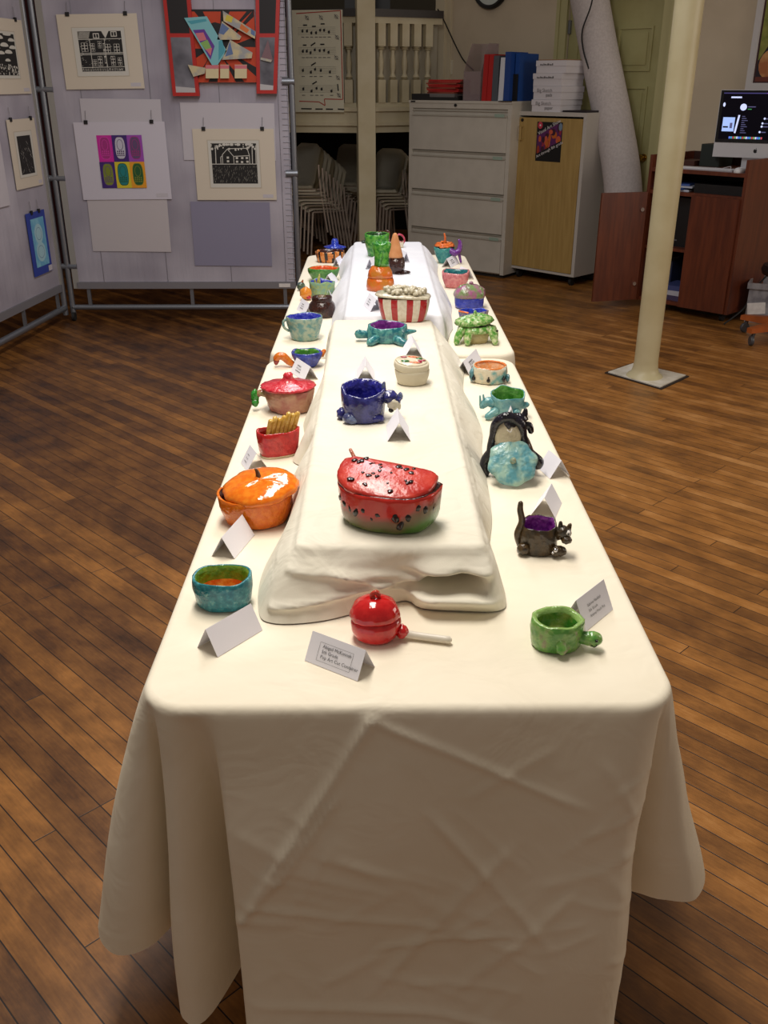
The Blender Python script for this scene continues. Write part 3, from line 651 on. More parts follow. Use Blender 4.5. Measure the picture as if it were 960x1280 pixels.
# swivel chair foot at the right border
tipc = onz(938, 432, 0)
sf = thing('swivel_chair', 'orange wooden swivel chair base arm with grey caster at the right edge', 'chair', tipc+V3((.29, .12, 0)))
OW = mat('orange wood', (176, 92, 40), .4, c2=(150, 76, 32), scale=8)
a = tipc-sf.location
bm = bmesh.new(); hub = V3((0, 0, .13))
for k in range(5):
    ang = math.atan2(a.y, a.x)+k*2*PI/5; L_ = V3((a.x, a.y, 0)).length
    dv = V3((math.cos(ang), math.sin(ang), 0)); sv = V3((-dv.y, dv.x, 0))
    M = Matrix((dv, sv, V3((0, 0, 1)))).transposed().to_4x4()
    bl = bmesh.new()
    vs = []
    for (x, hw, z0, z1) in ((.02, .03, .085, .15), (L_+.03, .022, .085, .115)):
        vs.append([bl.verts.new(M @ V3(p)) for p in ((x, -hw, z0), (x, hw, z0), (x, hw, z1), (x, -hw, z1))])
    for i in range(4): bl.faces.new((vs[0][i], vs[0][(i+1) % 4], vs[1][(i+1) % 4], vs[1][i]))
    bl.faces.new(vs[0][::-1]); bl.faces.new(vs[1])
    leg = obj('leg', bl, OW, sf, bevel=.004)
    cb = bmesh.new(); pz = dv*L_
    clay(cb, [(.3, -.011), (.9, -.011), (1, -.006), (1, .006), (.9, .011), (.3, .011)], .033, .033, wob=0, n=22, M=Matrix.Rotation(ang+R(65), 3, 'Z') @ rotx(PI/2), off=(pz.x, pz.y, .033))
    tube(cb, [(pz.x, pz.y, .033), (pz.x+.01, pz.y, .085)], .012, 0, 10)
    obj('caster', cb, mat('grey caster', (70, 70, 74), .4), leg)
obj('post', T([(0, 0, .09), (0, 0, .42)], .025, 14), BLACK, sf)
bm = bmesh.new(); clay(bm, [(.5, .42), (.95, .42), (1, .45), (.95, .48), (.5, .49)], .22, .22, 3, wob=0, n=30); obj('seat', bm, BLACK, sf)
# ------------------------------------------------------------------ stacking chairs under the stage
SHELL = mat('taupe plastic shell', (232, 224, 204), .4); SHELL2 = SHELL; TUB = mat('taupe chair tube', (176, 160, 146), .35, metal=.3)
def make_chair(label, group):
    t = thing('stacking_chair', label, 'chair', (0, 0, 0), 0, group)
    # seat faces -Y, backrest at +Y; profile (y,z)
    pr = smooth_path([V3((0, -.21, .425)), V3((0, -.16, .445)), V3((0, 0, .435)), V3((0, .15, .43)), V3((0, .205, .47)), V3((0, .23, .56)), V3((0, .27, .70)), V3((0, .30, .80))], 4)
    bm = bmesh.new(); rows = []
    for k, p in enumerate(pr):
        s = k/(len(pr)-1); hw = .215-.02*abs(s-.3); 
        if s > .93: hw -= (s-.93)*.9
        if s < .05: hw -= (.05-s)*.8
        row = []
        for j in range(11):
            x = -1+2*j/10; dz = (.02*x*x if s < .45 else 0)-(.03 if abs(x) > .95 and s < .5 else 0); dy = (-.045*x*x if s > .5 else -.045*x*x*max(0, (s-.35)/.15))
            row.append(bm.verts.new((x*hw, p.y+dy, p.z+dz)))
        rows.append(row)
    for k in range(len(rows)-1):
        for j in range(10): bm.faces.new((rows[k][j], rows[k][j+1], rows[k+1][j+1], rows[k+1][j]))
    bmesh.ops.solidify(bm, geom=bm.faces[:], thickness=.009)
    obj('seat_shell', bm, SHELL, t, ang=60)
    for s in (-1, 1):
        b1 = bmesh.new(); tube(b1, [(s*.185, -.15, .412), (s*.205, -.2, .0)], .010, 0, 8); obj('leg', b1, TUB, t)
        b1 = bmesh.new(); tube(b1, smooth_path([(s*.17, .235, .62), (s*.19, .235, .42), (s*.215, .29, .0)], 4), .010, 0, 8); obj('leg', b1, TUB, t)
        b1 = bmesh.new(); tube(b1, [(s*.19, -.15, .412), (s*.185, .225, .40)], .009, 0, 8); obj('seat_rail', b1, TUB, t)
    return t
def copy_chair(src, label, group):
    r = src.copy(); COL.objects.link(r); r['label'] = label; r['group'] = group
    for c in src.children:
        d_ = c.copy(); COL.objects.link(d_); d_.parent = r
    return r
ordn = ['bottom', 'second', 'third', 'fourth', 'fifth', 'sixth', 'seventh', 'eighth', 'ninth']
first = None
for (sx, sy, n_, az, nm) in ((-.60, 9.62, 8, -52, 'stack beside the display panel'), (.13, 9.80, 6, -48, 'stack right of the square post'), (-.28, 10.5, 6, -48, 'rear stack behind the post')):
    for i in range(n_):
        pos = 'topmost' if i == n_-1 else ordn[i]+(' from the bottom' if i else '')
        lb = 'taupe stacking chair, %s in the %s' % (pos, nm); g = 'stacked chairs under the stage'
        if first is None: c = first = make_chair(lb, g)
        else: c = copy_chair(first, lb, g)
        f = V3((math.sin(R(az)), -math.cos(R(az)), 0))
        c.location = V3((sx, sy, 0))+f*(.042*i)+V3((0, 0, .031*i)); c.rotation_euler = (0, 0, R(az))
# ------------------------------------------------------------------ display panels
def pane_mat():
    m = bpy.data.materials.new('white translucent panel fabric'); m.use_nodes = True; nt = m.node_tree; N = nt.nodes; L = nt.links
    b = N['Principled BSDF']; b.inputs['Base Color'].default_value = lin((172, 168, 178)); b.inputs['Roughness'].default_value = .35; b.inputs['Alpha'].default_value = .9
    tc = N.new('ShaderNodeTexCoord'); w1 = N.new('ShaderNodeTexNoise'); w1.inputs['Scale'].default_value = 2.2; L.new(tc.outputs['Object'], w1.inputs['Vector'])
    r = N.new('ShaderNodeValToRGB'); r.color_ramp.elements[0].color = lin((156, 150, 162)); r.color_ramp.elements[0].position = .35; r.color_ramp.elements[1].color = lin((186, 180, 190)); r.color_ramp.elements[1].position = .65
    L.new(w1.outputs['Fac'], r.inputs['Fac']); L.new(r.outputs['Color'], b.inputs['Base Color'])
    mp = N.new('ShaderNodeMapping'); mp.inputs['Scale'].default_value = (9, 9, 1.2); L.new(tc.outputs['Object'], mp.inputs['Vector'])
    n2 = N.new('ShaderNodeTexNoise'); n2.inputs['Scale'].default_value = 2; n2.inputs['Detail'].default_value = 4; L.new(mp.outputs['Vector'], n2.inputs['Vector'])
    bp = N.new('ShaderNodeBump'); bp.inputs['Strength'].default_value = .5; bp.inputs['Distance'].default_value = .01; L.new(n2.outputs['Fac'], bp.inputs['Height']); L.new(bp.outputs['Normal'], b.inputs['Normal'])
    return m
PANE = pane_mat()
cor = onz(91, 384, .09); rgt = onz(376, 380, .09); YB = cor.y
lft = onz(-60, 466, .09)
WIRE = mat('grey wire', (130, 128, 134), .4, metal=.6)
ZP = 2.6
BPn = V3((0, 1, 0)); BP0 = V3((0, YB, 0))
def onb(x, y, off=.0): return onplane(x, y, (0, YB-off, 0), BPn)
zr = onb(200, 354).z
pan = thing('display_panel', 'wide white display panel facing the camera, hung with framed prints', 'display panel', (cor.x, YB, 0))
Wd = rgt.x-cor.x
obj('frame', T([(.0, 0, .04), (.0, 0, ZP)], .019, 12), METAL, pan); obj('frame', T([(Wd, 0, .03), (Wd, 0, ZP)], .019, 12), METAL, pan)
obj('floor_tube', T([(0, 0, .09), (Wd, 0, .09)], .019, 12), METAL, pan)
b1 = bmesh.new(); box(b1, .06, Wd-.02, -.02, .02, zr-.035, zr+.01); obj('bottom_rail', b1, mat('grey rail', (140, 138, 144), .4, metal=.4), pan, bevel=.003)
for x in (.13, Wd*.53, Wd-.1): obj('strut', B((x-.012, x+.012, -.008, .008, .105, zr-.036)), METAL, pan, smooth=False)
b1 = bmesh.new(); box(b1, .05, Wd-.025, -.006, -.002, zr+.011, ZP); obj('fabric_sheet', b1, PANE, pan, smooth=False)
b1 = bmesh.new(); box(b1, .03, .07, -.012, .012, zr-.035, ZP); obj('edge_post', b1, mat('beige edge', (150, 146, 140), .5), pan, smooth=False)
b1 = bmesh.new()
for i in range(60): z = zr+.03+i*.036; tube(b1, [(Wd-.07, -.009, z), (Wd-.022, -.009, z)], .0016, 0, 5)
for x in (.25, .7, 1.15, Wd-.09, Wd-.03): tube(b1, [(x, -.008, zr), (x, -.008, ZP)], .0018, 0, 5)
obj('wire_grid', b1, WIRE, pan, kind='stuff')
for zz in (onb(376, 102).z, onb(376, 217).z):
    obj('clamp', T([(Wd-.06, 0, zz), (Wd+.02, 0, zz)], .025, 12), METAL, pan)
for zz in (onb(70, 112).z, onb(75, 223).z, onb(80, 333).z):
    obj('clamp', T([(-.05, 0, zz), (.07, 0, zz)], .02, 12), METAL, pan)
obj('tag', B((Wd-.14, Wd-.06, -.024, -.0201, zr-.025, zr+.0)), PAPER, pan, smooth=False)
cst = bmesh.new(); clay(cst, [(.5, -.01), (1, -.01), (1, .01), (.5, .01)], .03, .03, wob=0, n=18, M=roty(PI/2), off=(.01, -.03, .03)); tube(cst, [(0, -.015, .035), (0, 0, .08)], .01, 0, 8); obj('caster', cst, RUBBER, pan)
cst = bmesh.new(); clay(cst, [(.5, -.01), (1, -.01), (1, .01), (.5, .01)], .03, .03, wob=0, n=18, M=roty(PI/2), off=(Wd, .03, .03)); obj('caster', cst, RUBBER, pan)
# left panel
dl_ = (lft-cor); dl_.z = 0; Ll = dl_.length; dl_.normalize()
LN = V3((-dl_.y, dl_.x, 0)); LN = LN if LN.x > 0 else -LN         # towards the room
LP0 = V3((cor.x-.05, cor.y-.02, 0)); 
def onl(x, y, off=0): return onplane(x, y, LP0+LN*off, LN)
pl = thing('display_panel', 'white display panel along the left border, angled to the camera', 'display panel', LP0)
def lt(s, n, z): return dl_*s+LN*n+V3((0, 0, z))
zl = onl(60, 364).z
obj('frame', T([lt(0, 0, .04), lt(0, 0, ZP)], .019, 12), METAL, pl)
obj('floor_tube', T([lt(0, 0, .09), lt(Ll, 0, .09)], .022, 12), METAL, pl)
ML = Matrix((dl_, LN, V3((0, 0, 1)))).transposed().to_4x4()
def lbx(x0, x1, y0, y1, z0, z1): return (x0, x1, y0, y1, z0, z1, 0, ML)
obj('fabric_sheet', B(lbx(.03, Ll, .002, .006, zl+.01, ZP)), PANE, pl, smooth=False)
obj('bottom_rail', B(lbx(.03, Ll, -.015, .015, zl-.04, zl+.009)), MATS['grey rail'], pl, smooth=False)
for s in (.1, .62, 1.2): obj('strut', B(lbx(s-.012, s+.012, -.008, .008, .112, zl-.041)), METAL, pl, smooth=False)
obj('edge_post', B(lbx(.02, .045, -.012, .012, zl, ZP)), MATS['beige edge'], pl, smooth=False)
cst = bmesh.new(); q_ = lt(Ll-.1, 0, .03); clay(cst, [(.5, -.01), (1, -.01), (1, .01), (.5, .01)], .03, .03, wob=0, n=18, M=roty(PI/2), off=q_); obj('caster', cst, RUBBER, pl)
# ------------------------------------------------------------------ artwork
MATB = mat('cream mat board', (206, 194, 176), .7); WSH = mat('white sheet', (190, 184, 190), .7); WLINE = mat('print white', (200, 196, 186), .7)
PINKW = mat('off white sheet', (188, 180, 182), .7)
HOOK = mat('black clip', (20, 18, 18), .5)
def art(name, label, cat, fp, px, off=.018, rot=0, mats=MATB, hooks=True, u=V3((1, 0, 0)), n=V3((0, -1, 0)), thick=.004, w=None, tagw=True):
    x0, y0, x1, y1 = px; a = fp(x0, y0, off); b_ = fp(x1, y1, off)
    wd = w or abs((b_-a).dot(u)); hg = a.z-fp(x0, y1, off).z
    o0 = a if not w else b_-u*wd
    org = V3((o0.x, o0.y, fp(x0, y1, off).z))
    t = thing(name, label, cat, org); 
    M = frame4((0, 0, 0), u, (0, 0, 1))
    if rot: M = M @ Matrix.Rotation(rot, 4, 'Z')
    # M's z axis = u x Z ; make sure it faces the viewer
    b1 = bmesh.new(); box(b1, 0, wd, 0, hg, -thick, 0, 0, M); obj('mount', b1, mats, t, smooth=False)
    if hooks:
        for s in ((.14, .86) if wd > .3 else (.3, .7)):
            b2 = bmesh.new(); box(b2, wd*s-.012, wd*s+.012, hg-.012, hg+.012, -.004, .006, 0, M); h_ = obj('binder_clip', b2, HOOK, t, smooth=False)
            b2 = bmesh.new(); tube(b2, [M @ V3((wd*s, hg+.012, 0)), M @ V3((wd*s+.004, hg+.07, -.004))], .0018, 0, 6); obj('wire_hook', b2, WIRE, h_)
    if tagw:
        b2 = bmesh.new(); box(b2, wd*.83, wd*.96, hg*.03, hg*.08, 0, .0008, 0, M); obj('caption_label', b2, WSH, t, smooth=False)
    M2 = M.copy(); M2.translation = M2.to_3x3() @ V3((0, 0, .0012))
    return t, wd, hg, M2
INKP = mat('lino black', (26, 23, 22), .7)
BEV = mat('mat bevel', (184, 172, 152), .7)
# townhouse print
t, w, h, M = art('framed_print', 'matted black linocut print of a row of townhouses, upper left of panel', 'print', onb, (71, 18, 181, 112), rot=R(.8))
d = Dec(); d.rect(w*.165, h*.17, w*.83, h*.83, BEV); d.rect(w*.172, h*.178, w*.823, h*.822, WLINE)
x0, x1, y0, y1 = w*.235, w*.78, h*.24, h*.775; dw_ = x1-x0; dh_ = y1-y0
def qx(a, b_): return (x0+dw_*a, y0+dh_*b_)
d.rect(x0, y0, x1, y1, INKP)
d.poly([qx(.55, 1.0), qx(.63, .82), qx(.72, 1.0)], WLINE); d.poly([qx(0, 1.0), qx(0, .8), qx(.24, .8), qx(.3, 1)], mat('hatch grey', (110, 106, 98), .7))
for (a, b_) in ((.42, .89), (.83, .93)): 
    d.rect(*qx(a-.07, b_-.07), *qx(a+.07, b_+.06), WLINE)
    for k in (-.03, .03): d.rect(*qx(a+k-.022, b_-.05), *qx(a+k+.022, b_+.04), INKP)
for (a, b_, c, e) in ((.05, .5, .2, .72), (.27, .5, .36, .7), (.44, .58, .52, .75), (.6, .45, .72, .68), (.8, .45, .93, .68), (.28, .14, .37, .3), (.4, .13, .5, .38), (.7, .14, .8, .38), (.86, .14, .95, .34), (.55, .2, .6, .7)):
    d.rect(*qx(a, b_), *qx(c, e), WLINE)
    for i in range(2):
        for j in range(3):
            u0 = a+(c-a)*(i+.12)/2; u1 = a+(c-a)*(i+.88)/2; v0 = b_+(e-b_)*(j+.1)/3; v1 = b_+(e-b_)*(j+.9)/3; d.rect(*qx(u0, v0), *qx(u1, v1), INKP)
rnd = random.Random(9)
for y_ in (.42, .8, .1, .455): d.line(qx(0, y_), qx(1, y_+.01), .0035, WLINE)
for x_ in (.26, .6): d.line(qx(x_, .1), qx(x_, .82), .0035, WLINE)
for i in range(60):
    a = rnd.random(); b_ = rnd.uniform(0, .8); d.line(qx(a, b_), qx(min(1, a+rnd.uniform(.01, .05)), b_+rnd.uniform(-.01, .01)), .0018, WLINE)
for i in range(24): d.line(qx(.02+i*.04, .01), qx(.04+i*.04, .075), .0025, WLINE)
for i in range(12): d.line(qx(.02+i*.02, .82), qx(.06+i*.02, .98), .002, WLINE)
d.done('print', t, M)
# house with trees print
t, w, h, M = art('framed_print', 'matted black linocut print of a gabled house with trees, lower right of panel', 'print', onb, (240, 161, 346, 250))
d = Dec(); d.rect(w*.17, h*.17, w*.82, h*.85, BEV); d.rect(w*.18, h*.18, w*.81, h*.84, WLINE)
x0, x1, y0, y1 = w*.215, w*.775, h*.235, h*.8; dw_ = x1-x0; dh_ = y1-y0
d.rect(x0, y0, x1, y1, INKP)
for p, q2 in (((0, .49), (1, .49)), ((.24, .5), (.24, .72)), ((.24, .72), (.36, .86)), ((.36, .86), (.49, .68)), ((.49, .68), (.49, .5)), ((.49, .68), (.84, .7)), ((.84, .7), (.84, .5)), ((.37, .87), (.8, .88)), ((.8, .88), (.84, .7)), ((.2, .5), (.2, .66)), ((.2, .66), (.25, .7))):
    d.line(qx(*p), qx(*q2), .004, WLINE)
for (a, b_) in ((.36, .65), (.36, .56), (.56, .64), (.68, .64), (.78, .64), (.56, .55), (.67, .54), (.79, .55)): d.rect(*qx(a-.025, b_-.025), *qx(a+.025, b_+.025), WLINE)
for a in (.09, .9, .98): d.line(qx(a, .5), qx(a+.01, .95), .005, WLINE)
for i in range(46):
    a = rnd.random(); d.disc(*qx(a, .9+rnd.uniform(-.06, .08) if (a < .2 or a > .8 or rnd.random() < .4) else .97), rnd.uniform(.004, .010), WLINE, 6)
for i in range(150):
    a = rnd.random(); b_ = rnd.uniform(.01, .42); d.line(qx(a, b_), qx(min(1, a+rnd.uniform(0, .012)), b_+.045), .0013, mat('grass scratch', (140, 136, 126), .7))
d.done('print', t, M)
# six-cell colour print
t, w, h, M = art('colour_print', 'white sheet with six coloured panels of handset shapes in a grid', 'print', onb, (92, 153, 215, 250), mats=mat('white print sheet', (200, 194, 204), .6), rot=R(.5))
d = Dec()
CP = {n: mat('cell '+n, c, .6) for n, c in dict(mag=(196, 30, 150), pur=(150, 70, 170), vio=(60, 30, 110), yel=(210, 190, 40), ora=(224, 150, 30), pk=(206, 60, 160), pk2=(160, 40, 120), wht=(190, 186, 200), gry=(96, 70, 110), olv=(120, 130, 40), tea=(20, 120, 120), grn=(30, 84, 40), vio2=(60, 30, 80)).items()}
g0x, g0y, gw, gh = w*.235, h*.155, w*.50/3, h*.68/2
cells = [('mag', 'pk2', 'pk'), ('vio', 'wht', 'vio2'), ('pur', 'gry', 'pk2'), ('vio', 'olv', 'gry'), ('yel', 'tea', 'grn'), ('ora', 'grn', 'olv')]
for i, (bg, bd, kk) in enumerate(cells):
    cx0 = g0x+gw*(i % 3); cy0 = g0y+gh*(1-i//3); d.rect(cx0, cy0, cx0+gw, cy0+gh, CP[bg])
    mx_ = cx0+gw*.5; my_ = cy0+gh*.52; n2 = 22
    ph_ = [(mx_+gw*.36*math.copysign(abs(math.cos(a))**.55, math.cos(a)), my_+gh*.43*math.copysign(abs(math.sin(a))**.75, math.sin(a))) for a in [2*PI*k/n2 for k in range(n2)]]
    d.poly(ph_, CP[kk]); d.poly([(mx_+(x-mx_)*.9, my_+(y-my_)*.94) for x, y in ph_], CP[bd])
    d.poly([(mx_+(x-mx_)*.72, my_+gh*.1+(y-my_)*.5) for x, y in ph_], CP[bd]); d.ring(mx_, my_+gh*.12, gw*.2, .003, CP[kk], 12, gh*.2)
    for r_ in range(3):
        for c_ in range(4): d.rect(mx_-gw*.24+c_*gw*.13, my_-gh*.3+r_*gh*.075, mx_-gw*.24+c_*gw*.13+gw*.08, my_-gh*.3+r_*gh*.075+gh*.05, CP[kk])
d.done('print', t, M)
for px, lb, o_, m_, hk in (((99, 123, 203, 156), 'blank white sheet showing above the six colour print', .012, WSH, False), ((108, 248, 214, 314), 'blank off white sheet hanging below the six colour print', .012, PINKW, False),
                   ((224, 128, 345, 200), 'blank white sheet behind the gabled house print', .012, WSH, False), ((237, 252, 340, 332), 'grey blue sheet hanging below the gabled house print', .012, mat('grey blue sheet', (134, 130, 152), .6), False)):
    art('blank_sheet', lb, 'sheet', onb, px, off=o_, mats=m_, hooks=hk, tagw=False, thick=.001, rot=R(-.6))
# collage triptych
t, w, h, M = art('collage', 'red framed triptych collage with orange centre and black and grey side wings', 'collage', onb, (197, -20, 337, 120), hooks=False, tagw=False, mats=mat('collage back board', (90, 20, 16), .6), thick=.002)
t.children[0].hide_render = False
bpy.data.objects.remove([c for c in t.children][0])
DR = mat('red frame paint', (176, 34, 28), .45); CBK = mat('collage black', (24, 18, 20), .6); COR = mat('collage orange', (190, 62, 24), .6); CGR = mat('streaked grey', (120, 118, 126), .5, c2=(70, 68, 76), scale=5, stretch=(1, 1, 7))
p2 = lambda x, y: ((onb(x, y, .012)-onb(197, 120, .012)).x, onb(200, y, .012).z-onb(200, 120, .012).z)
def wing(x0, x1, xb0, xb1, yt, yb, lb):
    d = Dec()
    bmw = bmesh.new()
    P = [p2(x0, yt), p2(x1, yt), p2(xb1, yb), p2(xb0, yb)]
    lo = [bmw.verts.new((p[0], -.035, p[1])) for p in P]; hi = [bmw.verts.new((p[0], 0, p[1])) for p in P]
    bmw.faces.new(lo); bmw.faces.new(hi[::-1])
    for i in range(4): bmw.faces.new((lo[i], lo[(i+1) % 4], hi[(i+1) % 4], hi[i]))
    o = obj('wing', bmw, DR, t, smooth=False, label=lb)
    e = 4.5
    def ip(fx_, y): # interp x at y
        k = (y-yt)/(yb-yt); xa = x0+(xb0-x0)*k+e; xc = x1+(xb1-x1)*k-e; return xa+(xc-xa)*fx_
    mid = 44
    d.poly([p2(ip(0, yt), yt), p2(ip(1, yt), yt), p2(ip(1, mid-2), mid-2), p2(ip(0, mid-2), mid-2)], CBK)
    d.poly([p2(ip(0, mid+3), mid+3), p2(ip(1, mid+3), mid+3), p2(ip(1, yb-e), yb-e), p2(ip(0, yb-e), yb-e)], CGR)
    d.poly([p2(ip(0, yb-12), yb-12), p2(ip(1, yb-10), yb-10), p2(ip(1, yb-e), yb-e), p2(ip(0, yb-e), yb-e)], mat('pale grey', (180, 176, 176), .6))
    d.done('wing_panel', o, frame4((0, -.0355, 0), (1, 0, 0), (0, 0, 1)))
# centre panel
bmw = bmesh.new(); a, b_ = p2(226, 12), p2(310, 103); box(bmw, a[0], b_[0], -.02, 0, b_[1], a[1]); ctr = obj('centre_panel', bmw, COR, t, smooth=False)
d = Dec(); 
cxm, cym = p2(262, 60)
for i in range(14):
    an = 2*PI*i/14+.1; r1 = .06; r2 = .4
    def clampp(x, y): return (min(max(x, a[0]+.002), b_[0]-.002), min(max(y, b_[1]+.002), a[1]-.002))
    pA = clampp(cxm+r1*math.cos(an), cym+r1*math.sin(an)); pB = clampp(cxm+r2*math.cos(an-.09), cym+r2*math.sin(an-.09)); pC = clampp(cxm+r2*math.cos(an+.06), cym+r2*math.sin(an+.06))
    try: d.poly([pA, pB, pC], CBK)
    except Exception: pass
d.disc(*p2(258, 50), .10, CBK, 12)
d.rect(a[0], a[1]-.012, b_[0], a[1], CBK)
d.done('star_pattern', ctr, frame4((0, -.0203, 0), (1, 0, 0), (0, 0, 1)))
wing(190, 224, 205, 238, -20, 120, 'left red wing with black and grey fields'); wing(307, 338, 309, 334, -20, 117, 'right red wing with black and grey fields')
def shard(pts, m, nm, decs=(), y=-.045):
    bmq = bmesh.new(); P = [p2(*p) for p in pts]
    lo = [bmq.verts.new((p[0], y, p[1])) for p in P]; hi = [bmq.verts.new((p[0], y+.006, p[1])) for p in P]; n = len(P)
    bmq.faces.new(lo); bmq.faces.new(hi[::-1])
    for i in range(n): bmq.faces.new((lo[i], lo[(i+1) % n], hi[(i+1) % n], hi[i]))
    o = obj(nm, bmq, m, t, smooth=False)
    if decs:
        d = Dec()
        for (pp, mm) in decs: d.poly([p2(*p) for p in pp], mm)
        d.done('painted_pattern', o, frame4((0, y-.0004, 0), (1, 0, 0), (0, 0, 1)))
TQ = mat('pale turquoise', (120, 180, 186), .6); VIO = mat('violet paint', (96, 50, 140), .6); PKP = mat('pink paint', (200, 110, 120), .6); LGP = mat('lime paint', (130, 170, 90), .6); CRE = mat('cream scrap', (196, 180, 140), .6, c2=(150, 150, 150), scale=16); BLP = mat('dusty blue paint', (90, 110, 150), .6); YLP = mat('yellow paint', (200, 180, 60), .6)
shard([(219, 23), (247, 21), (272, 64), (257, 87)], TQ, 'collage_scrap', [([(223, 27), (246, 24), (247, 27), (228, 31)], mat('deep turquoise', (70, 150, 165), .6)), ([(230, 38), (244, 37), (257, 58), (252, 75)], VIO), ([(233, 42), (243, 41), (247, 50), (238, 52)], PKP), ([(239, 54), (248, 50), (253, 60), (246, 63)], LGP), ([(246, 62), (254, 60), (252, 70)], PKP), ([(262, 52), (266, 50), (270, 64), (262, 76)], mat('deep turquoise', (70, 150, 165), .6))])
shard([(267, 14), (308, 40), (307, 49), (268, 27)], CRE, 'collage_scrap', [([(272, 19), (280, 22), (278, 29), (270, 26)], YLP), ([(290, 30), (300, 38), (297, 42), (288, 36)], mat('orange paint', (206, 110, 50), .6)), ([(302, 36), (307, 40), (307, 46), (302, 43)], BLP)], -.05)
shard([(266, 27), (290, 46), (288, 50), (260, 50)], CRE, 'collage_scrap', [([(266, 29), (275, 36), (268, 44), (262, 42)], BLP)])
shard([(276, 50), (304, 66), (303, 73), (266, 75)], CRE, 'collage_scrap', [([(276, 52), (280, 68), (270, 71)], BLP)])
shard([(224, 81), (246, 85), (245, 92), (231, 96)], CRE, 'collage_scrap', (), -.052)
for (x0_, x1_) in ((246, 262), (264, 275), (282, 297)): shard([(x0_, 81 if x0_ > 250 else 83), (x1_, 81 if x0_ > 250 else 81), (x1_, 98), (x0_, 98)], mat('cream note', (206, 190, 150), .6), 'collage_note', [([(x0_, 81.5), (x1_, 81.5), (x1_, 86), (x0_, 86)], PKP)])
shard([(323, 50), (329, 75), (327, 78), (314, 75)], mat('mauve scrap', (120, 90, 96), .6), 'collage_scrap', [([(314, 72), (328, 75), (327, 78), (314, 75)], CRE)])
# left panel art
lu = -dl_
def onl2(x, y, off=0): return onl(x, y, off)
def lart(*a, **k): return art(*a, u=lu, n=LN, **k)
t, w, h, M = lart('framed_print', 'matted black and white print of scalloped clouds, top of left panel', 'print', onl2, (0, 22, 40, 118), w=.62)
d = Dec(); d.rect(w*.18, h*.2, w*.8, h*.84, BEV); d.rect(w*.19, h*.21, w*.79, h*.83, WLINE); x0, x1, y0, y1 = w*.2, w*.77, h*.25, h*.8; dw_, dh_ = x1-x0, y1-y0
d.rect(x0, y0, x1, y1, INKP)
for (a, b_, r1) in ((.75, .93, .15), (.88, .8, .12), (.45, .84, .14), (.9, .62, .13), (.6, .66, .15), (.3, .6, .13), (.72, .5, .14), (.45, .48, .12), (.15, .8, .12), (.1, .5, .1), (.65, .32, .1)):
    d.poly([qx(max(0, min(1, a+r1*math.cos(q_))), min(1, b_+.3*r1+r1*.55*math.sin(q_)*(1 if math.sin(q_) > 0 else .25))) for q_ in [2*PI*i/16 for i in range(16)]], WLINE)
for i in range(60): a = rnd.uniform(.3, 1); b_ = rnd.uniform(.02, .26); d.disc(*qx(a, b_), rnd.uniform(.003, .008), WLINE, 5)
d.done('print', t, M)
t, w, h, M = lart('framed_print', 'matted narrow black scratch print, middle of left panel', 'print', onl2, (8, 150, 56, 241))
d = Dec(); d.rect(w*.17, h*.15, w*.82, h*.83, BEV); d.rect(w*.18, h*.16, w*.81, h*.82, WLINE); x0, x1, y0, y1 = w*.25, w*.74, h*.2, h*.76; dw_, dh_ = x1-x0, y1-y0
d.rect(x0, y0, x1, y1, INKP)
for i in range(60):
    a, b_ = rnd.uniform(.1, .9), rnd.uniform(.1, .9); an = rnd.choice((.9, 1.2, 2.2, .7)); L_ = rnd.uniform(.04, .16)
    d.line(qx(a, b_), qx(min(.97, max(.03, a+L_*math.cos(an)*1.4)), min(.97, max(.03, b_-L_*math.sin(an)))), .0016, GREYINK if i % 3 else WLINE)
d.done('print', t, M)
t, w, h, M = lart('mounted_drawing', 'pale blue drawing on a bright blue mount, low on the left panel', 'drawing', onl2, (32, 268, 68, 352), mats=mat('bright blue card', (40, 60, 150), .6), tagw=False)
d = Dec(); d.rect(w*.17, h*.13, w*.88, h*.9, mat('sky blue drawing', (96, 160, 196), .6, c2=(130, 186, 206), scale=12)); PB = mat('pale chalk', (160, 196, 206), .7)
d.disc(w*.52, h*.65, w*.22, PB, 16, h*.16); d.disc(w*.52, h*.36, w*.24, PB, 16, h*.16); d.ring(w*.52, h*.65, w*.15, .003, BLP, 12, h*.1); d.ring(w*.52, h*.36, w*.17, .003, BLP, 12, h*.1)
d.rect(w*.78, h*.01, w*.98, h*.1, WSH); d.done('drawing', t, M)
lart('blank_sheet', 'blank white sheet at the very left border of left panel', 'sheet', onl2, (-40, 160, 15, 270), hooks=False, tagw=False, mats=WSH, thick=.002)
